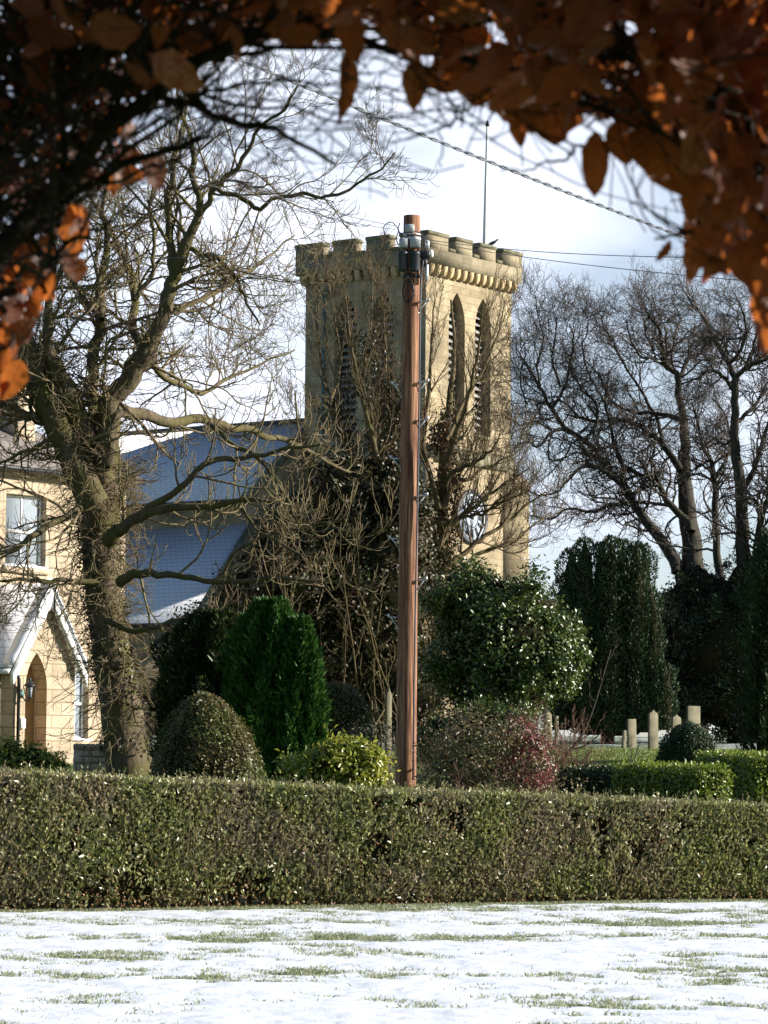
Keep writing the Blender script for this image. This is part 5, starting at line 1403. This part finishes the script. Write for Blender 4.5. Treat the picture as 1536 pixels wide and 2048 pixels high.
# the clipped box hedges at the right
def clipped(label, corners, D0, D1, top, bot_z, dep, n, size=.06, group='clipped low hedges behind the long hedge', mat='lf_box'):
    (xa, xb) = corners; a = P(xa, top[0], D0); b = P(xb, top[1], D1)
    e = empty('clipped_hedge', np.array([a[0], a[1], bot_z]), label, 'hedge', group=group)
    t = b[:2] - a[:2]; Ln = np.linalg.norm(t); t /= Ln; nrm = np.array([t[1], -t[0]])
    H0, H1 = a[2] - bot_z, b[2] - bot_z
    area = np.array([Ln * H0, Ln * dep, dep * H0, dep * H1, Ln * H0 * .5]); fc = rng.choice(5, n, p=area / area.sum())
    u = rng.random(n) * Ln; v = rng.random(n) * dep; w = rng.random(n)
    u = np.where(fc == 2, 0, np.where(fc == 3, Ln, u)); v = np.where(fc == 0, 0, np.where(fc == 4, dep, v)); w = np.where(fc == 1, 1.0, w)
    H = H0 + (H1 - H0) * u / Ln
    jit = rng.normal(0, .03, (n, 3)); p = np.zeros((n, 3))
    rd = .10 * (w > .9)                                      # rounded shoulders
    p[:, :2] = a[:2] + t * (u)[:, None] - nrm * (v)[:, None] * 1.0
    p[:, 2] = bot_z + w * H; p += jit
    fn = np.zeros((n, 3)); fn[fc == 0, :2] = nrm; fn[fc == 1, 2] = 1; fn[fc == 2, :2] = -t; fn[fc == 3, :2] = t; fn[fc == 4, :2] = -nrm
    nr = unit(fn + rng.normal(size=(n, 3)) * .6 + [0, 0, .25]); d = unit(np.cross(nr, rng.normal(size=(n, 3))) + fn * .5 + [0, 0, .2])
    s = size * rng.uniform(.6, 1.4, n); V, f = leaf_geo(p, d, nr, s, s * .5); mk('foliage', V, [f], M[mat], e)
    i_ = .05; q = lambda u, v: a[:2] + t * u - nrm * v
    c = [q(i_, i_), q(Ln - i_, i_), q(Ln - i_, dep - i_), q(i_, dep - i_)]; hh = [H0 - i_, H1 - i_, H1 - i_, H0 - i_]
    V = [(x, y, bot_z - .05) for x, y in c] + [(x, y, bot_z + h) for (x, y), h in zip(c, hh)]
    MB().add(V, [[(0, 1, 5, 4), (1, 2, 6, 5), (2, 3, 7, 6), (3, 0, 4, 7), (4, 5, 6, 7)]]).build('inner_growth', M['thicket'], e, uv=False)
clipped('sunlit low clipped hedge block, left and nearer of two by the dark dome', (1228, 1402), 45.6, 43.4, (1533, 1538), g(1340, 44), .5, 13000)
clipped('taller clipped hedge block at the right edge behind the sunlit block', (1392, 1512), 50.2, 47.6, (1510, 1516), g(1500, 48), .75, 16000)
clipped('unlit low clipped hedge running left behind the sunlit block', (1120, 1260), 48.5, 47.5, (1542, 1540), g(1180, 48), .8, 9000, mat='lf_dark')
# pink-leaved shrub and grey brush by the pole
e = plant('flowering_shrub', 'loose shrub with reddish-pink leaves at its right side, right of the pole foot', 'shrub', 980, 42)
cloud('foliage', [ell(960, 1510, 42, 95, 75, .6), ell(1045, 1520, 42, 50, 62, .45), ell(900, 1540, 42, 60, 70, .5), ell(980, 1590, 42, 130, 50, .6), ell(1030, 1470, 42, 35, 30, .3)], 9500, .058, M['lf_shrub'], e, clump=.13, aspect=.5, core=0, corr=.2, minz=g(980, 42), spread=1.4)
cloud('red_leaves', [ell(1058, 1535, 42, 42, 58, .42), ell(1042, 1462, 42, 30, 22, .28)], 1700, .055, M['lf_red'], e, clump=.12, aspect=.5, core=0, corr=.2, minz=g(980, 42), spread=1.4)
stems(e, 980, 42, 60, 1.35, .34, M['twig_red'], .012, 9, .14, .35)
e = plant('bare_shrub', 'grey twiggy bare shrub between the laurel and the pole', 'shrub', 765, 47)
stems(e, 755, 47, 90, 1.5, .33, M['twig_tan'], .010, 9, .14, .3); stems(e, 690, 47, 60, 1.25, .3, M['twig_tan'], .010, 9, .14, .3)
cloud('foliage', [ell(745, 1500, 47, 60, 60, .4)], 1500, .05, M['lf_grey'], e, clump=.15, core=0, spread=1.4)
e = plant('bare_shrub', 'thin bare brown stems in the gap between the pink shrub and the low hedge', 'shrub', 1115, 55)
stems(e, 1110, 55, 70, 1.9, .3, M['twig_red'], .010, 8, .12, .35)
e = plant('sapling', 'small dark leafless sapling in front of the sunlit grass', 'shrub', 1262, 52)
stems(e, 1262, 52, 5, 1.5, .10, M['bark_grey'], .016, 6, .14, .32)
e = plant('sapling', 'spindly upright leafless sapling left of the sunlit grass', 'shrub', 1205, 53)
stems(e, 1205, 53, 7, 1.5, .22, M['bark_grey'], .011, 5, .12, .28)
e = plant('garden_bush', 'dark holly undergrowth beneath the glossy tree', 'bush', 930, 60)
cloud('foliage', [ell(890, 1480, 60, 60, 60, .7), ell(1000, 1450, 60, 80, 45, .7), ell(960, 1520, 60, 140, 50, .8)], 11000, .075, M['lf_holly'], e, clump=.18, core=.7, corr=.2, minz=g(930, 60))
# low garden wall by the house
def garden_wall():
    b = on_ground(186, 66, -.05); zt = P(186, 1487, 66)[2]; m = MB(); gg = np.random.default_rng(8)
    H = zt - b[2]; n = 5
    for r in range(n):
        xo = -.42 + (.12 if r % 2 else 0)
        while xo < .34:
            w = gg.uniform(.2, .36); m.bbox((xo, -.18 + gg.uniform(-.02, .02), H * r / n + .003), (min(xo + w, .42) - .008, .18, H * (r + 1) / n - .006), .025); xo += w
    m.box((-.41, -.15, 0), (.41, .15, H - .02))
    m.V = [np.concatenate(m.V) + b]
    tag(m.build('garden_wall', M['house_stone'], None, origin=b), 'short stub of rough stone wall below the lower house window', 'wall')
garden_wall()

# rough grass round the graves
def yard_grass():
    n = 60000; y = rng.uniform(56, 93, n); px = rng.uniform(1040, 1560, n); x = P(px, 1480, y)[:, 0]; z = gz(x, y)
    k = fbm(x * 1.5, y * 1.5, 3) > .42; x, y, z = x[k], y[k], z[k]; n = len(x)
    b = np.stack([x, y, z - .01], -1); h = rng.uniform(.03, .10, n)
    V, f = leaf_geo(b, rng.normal(size=(n, 3)) * .45 + [0, 0, 1], rng.normal(size=(n, 3)), h, rng.uniform(.008, .016, n), 0)
    tag(mk('grass', V, [f], M['lf_box']), 'rough grass round the gravestones', None, None, 'stuff')
yard_grass()
# gravestones
def grave(label, px, D, top, w, style, tilt=0.0, bot=None):
    b = on_ground(px, D, -0.15) if bot is None else P(px, bot, D)
    zt = P(px, top, D)[2]; H = zt - b[2]; hw = 1.15 * w * D / F / 2
    if style == 'gothic': poly = [(-hw, 0), (hw, 0), (hw, H * .86)] + [(hw * math.cos(t), H * .86 + H * .09 * math.sin(t) ** .8) for t in np.linspace(.3, 1.2, 4)] + [(0, H)] + [(-hw * math.cos(t), H * .86 + H * .09 * math.sin(t) ** .8) for t in np.linspace(1.2, .3, 4)] + [(-hw, H * .86)]
    elif style == 'round': poly = [(-hw, 0), (hw, 0)] + [(hw * math.cos(t), H - hw * .8 + hw * .8 * math.sin(t)) for t in np.linspace(0, math.pi, 12)]
    elif style == 'shoulder': poly = [(-hw, 0), (hw, 0), (hw, H * .84), (hw * .72, H * .84), (hw * .72, H * .9)] + [(hw * .72 * math.cos(t), H * .9 + H * .1 * math.sin(t)) for t in np.linspace(.2, math.pi - .2, 8)] + [(-hw * .72, H * .9), (-hw * .72, H * .84), (-hw, H * .84)]
    else: poly = [(-hw, 0), (hw, 0), (hw, H), (-hw, H)]
    m = MB(); m.prism(poly, 1, -.04, .04)
    Mx = Matrix.Rotation(R(42), 4, 'Z') @ Matrix.Rotation(tilt, 4, 'Y')
    m.V = [np.concatenate(m.V) @ np.array(Mx.to_3x3()).T + b]
    o = m.build('gravestone', M['grave_stone'], None, origin=b); tag(o, label, 'gravestone', 'gravestones in the churchyard')
    bv = o.modifiers.new('bevel', 'BEVEL'); bv.width = .015; bv.segments = 1
grave('tall pointed pale gravestone, the brightest one in the snow', 1306, 92, 1419, 23, 'gothic')
grave('pointed gravestone just behind the dark dome, right of the brightest one', 1351, 96, 1428, 22, 'gothic', .03)
grave('wide pale gravestone half hidden under the dark evergreen', 1387, 99, 1412, 32, 'square')
grave('short square-shouldered gravestone left of the brightest one', 1264, 100, 1438, 21, 'square', -.03)
grave('tiny low marker stone at the upper edge of the snow', 1246, 97, 1460, 8, 'round', .1)
grave('grey-gold gravestone in the shade beside the yew trunk, left of a narrow one', 1098, 100, 1424, 16, 'round', -.05)
grave('narrow gravestone in the shade touching the grey-gold one', 1113, 102, 1432, 7, 'square')
grave('slim greenish gravestone close beside the telegraph pole', 776, 70, 1372, 13, 'gothic')

# ------------------------------------------------------------------ the long privet hedge
def privet():
    x0, x1 = -7.5, 7.5
    e = empty('privet_hedge', (0, float(hedge_front(0)) + .45, 0), 'long clipped brown-green hedge across the whole view behind the snowy lawn', 'hedge')
    slope = 0.48; nrm = unit(np.array([slope, -1, 0.0])); tv = unit(np.array([1, slope, 0.0])); dep = 0.95
    def top(x): return np.interp(x, [-7.5, -4, 0, 4.2, 7.5], [P(-660, 1518, 28.7)[2], P(0, 1546, 30.4)[2], P(768, 1584, 32.25)[2], P(1536, 1613, 34.3)[2], 0.80])
    def front(x, w):                               # bulges and hollows of the clipped face
        return 0.07 * (fbm(x * 1.1 + 20, w * 1.5 + 4, 3) - .5) * 2 + 0.02 * np.sin(x * 2.1 + 1)
    H = []
    # front
    n = 100000
    x = rng.uniform(x0, x1, n); x = np.where(rng.random(n) < .8, rng.uniform(-4.6, 4.9, n), x); w = rng.random(n) ** .95
    dens = fbm(x * 1.7, w * 2.2 + 9, 3); gap = fbm(x * 2.4 + 50, w * 2.0, 3)
    keep = rng.random(n) < np.clip(.30 + (gap - .34) * 4.0, .05, 1) * np.clip(w * 9 + .12 + .8 * (vnoise(x * 2.2, x * 0) > .5), 0, 1)
    x, w = x[keep], w[keep]; n = len(x); z = .02 + w * (top(x) - .02)
    inn = rng.exponential(.045, n) - .03
    p = np.stack([x, hedge_front(x), z + .05 * (fbm(x * 1.3, x * 0 + 3, 3) - .5) * w], -1) - nrm * (inn - front(x, w))[:, None]
    nr = unit(nrm * .75 + rng.normal(size=(n, 3)) * .75 + [0.6, 0, .3]); d = unit(rng.normal(size=(n, 3)) * .6 + [0, 0, .75] + nrm * .45)
    H.append((p, d, nr, .052 * rng.uniform(.5, 1.6, n), .5))
    # top and back
    n = 42000; x = rng.uniform(x0, x1, n); v = rng.random(n) * dep
    z = top(x) + .05 * (fbm(x * 1.3, x * 0 + 3, 3) - .5) + rng.normal(0, .022, n) - .04 * np.clip((.1 - v) / .1, 0, 1) + .02 * (fbm(x * 3, v * 3, 2) - .5)
    p = np.stack([x, hedge_front(x), z], -1) - nrm * v[:, None]
    nr = unit(rng.normal(size=(n, 3)) * .7 + [0, 0, 1]); d = unit(rng.normal(size=(n, 3)) + [0, 0, .5])
    H.append((p, d, nr, .036 * rng.uniform(.65, 1.4, n), .5))
    n = 14000; x = rng.uniform(x0, x1, n); z = rng.random(n) * top(x)
    p = np.stack([x, hedge_front(x), z], -1) - nrm * (dep + rng.normal(0, .04, n))[:, None]
    H.append((p, unit(rng.normal(size=(n, 3)) + [0, 0, .6]), unit(-nrm + rng.normal(size=(n, 3)) * .6), .05 * rng.uniform(.7, 1.4, n), .5))
    V, f = merge([leaf_geo(p, d, nr, s, s * a, .2) for p, d, nr, s, a in H])
    mk('foliage', V, [f], M['lf_privet'], e)
    # dry leaves caught in the lower part
    n = 5200; x = rng.uniform(-5, 5, n); w = rng.random(n) ** 2.2 * .9; z = .01 + w * top(x)
    p = np.stack([x, hedge_front(x), z], -1) - nrm * (rng.exponential(.05, n) - .04 - front(x, w))[:, None]
    s = .04 * rng.uniform(.6, 1.3, n); V, f = leaf_geo(p, rng.normal(size=(n, 3)), nrm + rng.normal(size=(n, 3)) * .8, s, s * .6); mk('dry_leaves', V, [f], M['lf_dry'], e)
    # stray shoots standing out of the clipped face and top
    n = 900; x = rng.uniform(-5.5, 5.5, n); tpq = rng.random(n) < .45; w = np.where(tpq, .98, rng.uniform(.1, .95, n)); z = w * top(x)
    st = np.stack([x, hedge_front(x), z], -1) - nrm * np.where(tpq, rng.uniform(0, dep, n), .05)[:, None]
    dq = unit(np.where(tpq[:, None], [0, 0, 1.0], nrm * .6 + [0, 0, .6]) + rng.normal(size=(n, 3)) * .35)
    ps, rs = grow(st, dq, rng.uniform(.06, .17, n), np.full(n, .0028), 5, .1, .1, 0, .5)
    build_tubes('shoots', [(ps, rs, 3)], M['twig_tan'], e)
    k = 5; tt = np.repeat(np.arange(1, 6)[None], n, 0).ravel(); b_ = np.repeat(np.arange(n), k); pl = ps[b_, tt]
    m_ = len(pl); sl = .036 * rng.uniform(.6, 1.4, m_); V, f = leaf_geo(pl, rng.normal(size=(m_, 3)) * .6 + [0, 0, .6], rng.normal(size=(m_, 3)) + [.4, -.3, .4], sl, sl * .5); mk('shoot_leaves', V, [f], M['lf_privet'], e)
    # stems and twigs
    n = 1300; x = rng.uniform(x0, x1, n); st = np.stack([x, hedge_front(x), np.full(n, -.03)], -1) - nrm * rng.uniform(.14, dep - .1, n)[:, None]
    p1, r1 = grow(st, unit(np.array([0, 0, 1.0]) + rng.normal(size=(n, 3)) * .18), top(x) * rng.uniform(.75, .97, n), rng.uniform(.006, .014, n), 8, .1, .06, 0, .35)
    s, d, l, r = spawn(p1, r1, 7, .1, 1, .6, .25, .12, .38, .6, minr=.0028)
    m = s[:, 2] + .1 < top(s[:, 0]); s, d, l, r = s[m], d[m], l[m], r[m]
    p2, r2 = grow(s, d, l, r, 4, .15, .12, 0, .5)
    for q in (p2,): q[..., 2] = np.minimum(q[..., 2], top(q[..., 0]) + .02)
    build_tubes('stems', [(p1, r1, 5), (p2, r2, 3)], M['twig_tan'], e)
    # close-grown middle of the hedge
    xs = np.linspace(x0, x1, 160); zs = np.linspace(.10, .96, 10); X, Wz = np.meshgrid(xs, zs); tp = top(X)
    Fp = np.stack([X, hedge_front(X), Wz * tp], -1) - nrm * (.12 - front(X, Wz) + .03 * rng.normal(size=X.shape))[..., None]
    Bp = np.stack([X, hedge_front(X), Wz * tp], -1) - nrm * np.full(X.shape, dep - .1)[..., None]
    ny, nx = X.shape; i = np.arange(ny - 1)[:, None] * nx + np.arange(nx - 1); q = np.stack([i, i + 1, i + nx + 1, i + nx], -1).reshape(-1, 4)
    o = ny * nx; a = (ny - 1) * nx + np.arange(nx - 1); tq = np.stack([a, a + 1, a + 1 + o, a + o], -1)
    c = np.arange(nx - 1); bq = np.stack([c, c + o, c + o + 1, c + 1], -1)
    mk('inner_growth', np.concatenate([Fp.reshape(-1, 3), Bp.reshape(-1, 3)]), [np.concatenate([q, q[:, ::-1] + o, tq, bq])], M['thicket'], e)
privet()

# ------------------------------------------------------------------ the beech hedge the view looks through
def inpoly(px, py, poly):
    c = np.zeros(len(px), bool); j = len(poly) - 1
    for i in range(len(poly)):
        xi, yi = poly[i]; xj, yj = poly[j]
        m = ((yi > py) != (yj > py)) & (px < (xj - xi) * (py - yi) / (yj - yi + 1e-12) + xi)
        c ^= m; j = i
    return c

OPEN = [(-1500, 2900), (-1200, 1500), (-420, 1020), (-40, 870), (-15, 820), (35, 730), (85, 640), (105, 560), (150, 470), (150, 400), (250, 345), (250, 270), (300, 190), (400, 120), (520, 80), (620, 75), (720, 70), (800, 85), (880, 115), (960, 155),
        (1040, 190), (1100, 215), (1170, 235), (1230, 245), (1290, 250), (1390, 290), (1420, 370), (1370, 430), (1370, 480), (1420, 530), (1500, 560), (1540, 640), (1600, 740), (1900, 980), (2700, 1500), (3000, 2900)]
def beech_leaves(pos, tip, nrm, width, hi):
    """whole beech leaves: pointed oval, wavy edge, curled; pos = stalk end, tip = leaf tip"""
    n = len(pos); ns, nt = (7, 11) if hi else (3, 6)
    d = tip - pos; Ln = np.linalg.norm(d, axis=1); d = d / Ln[:, None]
    s = unit(np.cross(d, nrm)); u = np.cross(s, d)
    tt = np.linspace(0, 1, nt); a = np.linspace(-1, 1, ns)
    prof = np.sin(np.pi * np.clip(tt, 0, 1) ** .82) ** .72 * (1 - .12 * tt); prof[0] = .02; prof[-1] = .01
    T, A = np.meshgrid(tt, a, indexing='ij')
    w = prof[:, None] * A
    ph = rng.uniform(0, 6.28, (n, 1, 1)); curl = rng.normal(0, .42, (n, 1, 1)); cup = rng.normal(.28, .42, (n, 1, 1)); wavy = rng.uniform(.03, .10, (n, 1, 1))
    tw = rng.normal(0, .5, (n, 1, 1))
    edge = 1 + (.06 * np.sin(T * 40 + ph) + .07 * np.sin(T * 13 + ph * 2.3) + .05 * np.sin(T * 71 + ph * 1.7)) * (np.abs(A) > .6)
    X = w[None] * edge * (width / 2)[:, None, None]
    Z = cup * np.abs(w)[None] ** 1.5 * width[:, None, None] * .5 + curl * (T[None] - .3) ** 2 * Ln[:, None, None] + wavy * np.sin(T[None] * 24 + ph + A * 1.5) * np.abs(A)[None] * width[:, None, None]
    Z = Z + tw * T[None] * X
    Y = T[None] * Ln[:, None, None] * (1 - .12 * curl ** 2)
    V = pos[:, None, None] + s[:, None, None] * X[..., None] + d[:, None, None] * Y[..., None] + u[:, None, None] * Z[..., None]
    i = np.arange(nt - 1)[:, None] * ns + np.arange(ns - 1); q = np.stack([i, i + 1, i + ns + 1, i + ns], -1).reshape(-1, 4)
    Q = (np.arange(n)[:, None, None] * (ns * nt) + q[None]).reshape(-1, 4)
    uv = np.broadcast_to(np.stack([w * .5 + .5, T], -1)[None], (n, nt, ns, 2)).reshape(-1, 2)
    return V.reshape(-1, 3), Q, uv

def beech():
    Dc = lambda px: 3.05 - 0.55 * (px - 768) / 6000 * 3.0 / 1.0
    e = empty('beech_hedge', (0.0, 3.05, 0.0), 'overhanging beech hedge with coppery dead leaves framing the view close to the camera', 'hedge')
    Vs, Qs, U, o = [], [], [], 0
    def push(t):
        nonlocal o
        V, Q, uv = t; Vs.append(V); Qs.append(Q + o); U.append(uv); o += len(V)
    def field(n, xr, yr, hi, back):
        px = rng.uniform(*xr, n); py = rng.uniform(*yr, n)
        k = ~inpoly(px, py, OPEN)
        if not hi: k &= ~((px > -60) & (px < 1600) & (py > -60))
        if hi: k &= ~((px < 360) & (py > 150) & (rng.random(n) < (.62 if not back else .2))) & ~((px < 560) & (py <= 150) & (rng.random(n) < (.4 if not back else 0)))
        px, py = px[k], py[k]; n = len(px)
        D = Dc(px) + np.where((px < 360) & (py > 150), rng.uniform(.0, .32, n), rng.uniform(-.42, .30, n)) if not back else Dc(px) + rng.uniform(.05, .42, n)
        p = P(px, py, D); ln = rng.uniform(.032, .066, n)
        d = unit(rng.normal(size=(n, 3)) * .75 + [0, 0, -.75])
        nr = unit(rng.normal(size=(n, 3)) * .8 + [0.1, -.8, .2])
        push(beech_leaves(p - d * ln[:, None] * .5, p + d * ln[:, None] * .5, nr, ln * rng.uniform(.5, .72, n), hi))
    field(1850, (-60, 1600), (-60, 900), True, False)
    field(900, (-60, 1600), (-60, 900), True, True)
    field(6000, (-800, 2350), (-380, 1250), False, False)
    # unseen leaf roof over the camera side, added to shade the leaves in view
    n = 3200; D = rng.uniform(1.6, 2.9, n); x = rng.uniform(-.8, .8, n); z = CAMZ + D * rng.uniform(.285, .42, n)
    p = np.stack([x, D, z], -1); ln = rng.uniform(.04, .066, n); d = unit(rng.normal(size=(n, 3)) * .75 + [0, 0, -.75])
    push(beech_leaves(p - d * ln[:, None] * .5, p + d * ln[:, None] * .5, unit(rng.normal(size=(n, 3)) + [0, -.6, .4]), ln * .62, False))
    hero = [((692, 105), (690, 246), 46, 0), ((832, 118), (826, 222), 56, 0), ((1322, 205), (1326, 428), 138, 0), ((1190, 262), (1184, 398), 54, 0), ((1392, 455), (1383, 575), 62, 0), ((1044, 190), (1046, 298), 46, 0),
            ((925, 118), (965, 215), 100, 0), ((1120, 165), (1108, 292), 140, 0), ((1495, 320), (1478, 470), 90, 0), ((1536, 520), (1528, 720), 60, 0), ((108, 190), (108, 272), 82, .1), ((150, 395), (148, 512), 56, .15), ((150, 512), (146, 566), 46, .15),
            ((70, 560), (20, 700), 60, .1), ((305, 300), (312, 392), 52, .15), ((250, 285), (262, 350), 50, .15), ((255, 330), (255, 372), 70, .15), ((100, 385), (92, 450), 60, .1), ((45, 720), (5, 800), 60, .12), ((60, 480), (40, 560), 60, .1),
            ((1440, 430), (1400, 520), 70, 0), ((1340, 480), (1312, 525), 30, 0), ((1230, 240), (1255, 330), 80, 0), ((1000, 150), (1030, 250), 90, 0), ((870, 120), (905, 190), 80, 0), ((1420, 290), (1440, 400), 90, 0), ((1085, 205), (1060, 270), 60, 0), ((5, 640), (-10, 760), 60, .1), ((105, 540), (60, 610), 50, .12)]
    a = np.array([(h[0][0], h[0][1], h[1][0], h[1][1], h[2], h[3]) for h in hero], float)
    D = Dc(a[:, 0]) + rng.uniform(-.08, .12, len(a)) + a[:, 5]
    p0 = P(a[:, 0], a[:, 1], D); p1 = P(a[:, 2], a[:, 3], D + .01)
    push(beech_leaves(p0, p1, unit(rng.normal(size=(len(a), 3)) * .25 + [0.1, -1, .1]), a[:, 4] * D / F * 1.12, True))
    mk('dead_leaves', np.concatenate(Vs), [np.concatenate(Qs)], M['lf_beech'], e, smooth=True, vuv=np.concatenate(U))
    # branches and twigs
    T = []
    def br(pl, w0, w1, dd=0.0, n=26, wig=.004):
        b = np.array(pl, float); D = Dc(b[:, 0]) + dd; q, r = resample(P(b[:, 0], b[:, 1], D), np.linspace(w0, w1, len(b)) * 3 / F / 2, n, wig); T.append((q[None], r[None], 7)); return q, r
    main = [br([(-420, 2300), (-330, 1300), (-140, 760), (20, 470), (130, 355), (245, 235), (400, 120), (560, 40), (700, -60)], 64, 18, -.05), br([(-300, 900), (-100, 560), (40, 480), (180, 360), (330, 300), (420, 270)], 40, 9, .05),
            br([(-60, 640), (60, 560), (150, 480), (230, 440)], 22, 6, .08), br([(60, 480), (110, 425), (160, 400), (230, 390)], 16, 5, -.02), br([(60, 120), (300, 95), (520, 70), (760, 85), (980, 130), (1200, 200)], 26, 12, .02),
            br([(2100, 2300), (1950, 1200), (1720, 640), (1600, 380), (1450, 200), (1250, 90), (1000, 20), (800, -60)], 90, 20, 0.0), br([(1700, 600), (1560, 420), (1420, 300), (1280, 240), (1150, 200)], 30, 8, -.06), br([(1660, 560), (1500, 480), (1400, 470), (1310, 478)], 16, 5, 0.02),
            br([(-100, 120), (150, 150), (330, 190), (480, 250), (560, 260), (670, 328)], 24, 9, .05), br([(330, 150), (390, 200), (470, 235), (560, 230)], 14, 5, .05), br([(250, 235), (360, 205), (470, 165), (600, 170), (700, 195)], 12, 3, .04),
            br([(130, 380), (240, 360), (320, 330), (420, 345)], 12, 4, .1), br([(1000, 160), (930, 220), (885, 260), (882, 330)], 7, 3, .0), br([(1190, 280), (1110, 320), (1000, 345)], 9, 3, 0), br([(1010, 200), (960, 245), (890, 245)], 6, 2, 0), br([(1600, 330), (1450, 390), (1380, 320)], 10, 4, .02), br([(1460, 380), (1420, 430), (1395, 470)], 7, 4, .02)]
    pts = np.stack([resample(q, r, 20)[0] for q, r in main]); rad = np.stack([resample(q, r, 20)[1] for q, r in main])
    s, d, l, r = spawn(np.repeat(pts, 2, 0), np.repeat(rad, 2, 0), 9, .1, 1, .7, .3, .10, .40, .5, minr=.0011)
    p1, r1 = grow(s, d, l, np.minimum(r, .006), 9, .16, .02, 0, .35)
    s, d, l, r = spawn(p1, r1, 5, .1, 1, .75, .25, .05, .18, .6, minr=.0008)
    p2, r2 = grow(s, d, l, r, 6, .18, 0, 0, .5)
    # fill of crossing twigs through the whole thickness of the hedge
    n = 2600; px = np.where(rng.random(n) < .5, rng.uniform(-300, 620, n), rng.uniform(-900, 2400, n)); py = np.where((px > -300) & (px < 620), rng.uniform(-200, 700, n), rng.uniform(-400, 1300, n)); k = ~inpoly(px, py, OPEN); px, py = px[k], py[k]
    s = P(px, py, Dc(px) + rng.uniform(-.3, .4, len(px))); dd = unit(rng.normal(size=(len(px), 3)) + [0, 0, .3]); p3, r3 = grow(s, dd, rng.uniform(.1, .35, len(px)), rng.uniform(.001, .0035, len(px)), 7, .15, 0, 0, .4)
    def clip(p, r, slack):
        """keep the twigs out of the opening apart from short ends"""
        c = np.linalg.inv(CMN) @ (p[:, -1] - [0, 0, CAMZ]).T; x = 768 - F * c[0] / c[2]; y = 1024 + F * c[1] / c[2]
        m = ~inpoly(x, y, OPEN) | (rng.random(len(p)) < slack) & ((x < 760) & (y < 420) | (y < 260)); return p[m], r[m]
    p1, r1 = clip(p1, r1, .35); p2, r2 = clip(p2, r2, .35); p3, r3 = clip(p3, r3, 0)
    for t_ in T: build_tubes('branch', [t_], M['beech_twig'], e)
    build_tubes('twigs', [(p1, r1, 5), (p2, r2, 4), (p3, r3, 4)], M['beech_twig'], e)
beech()
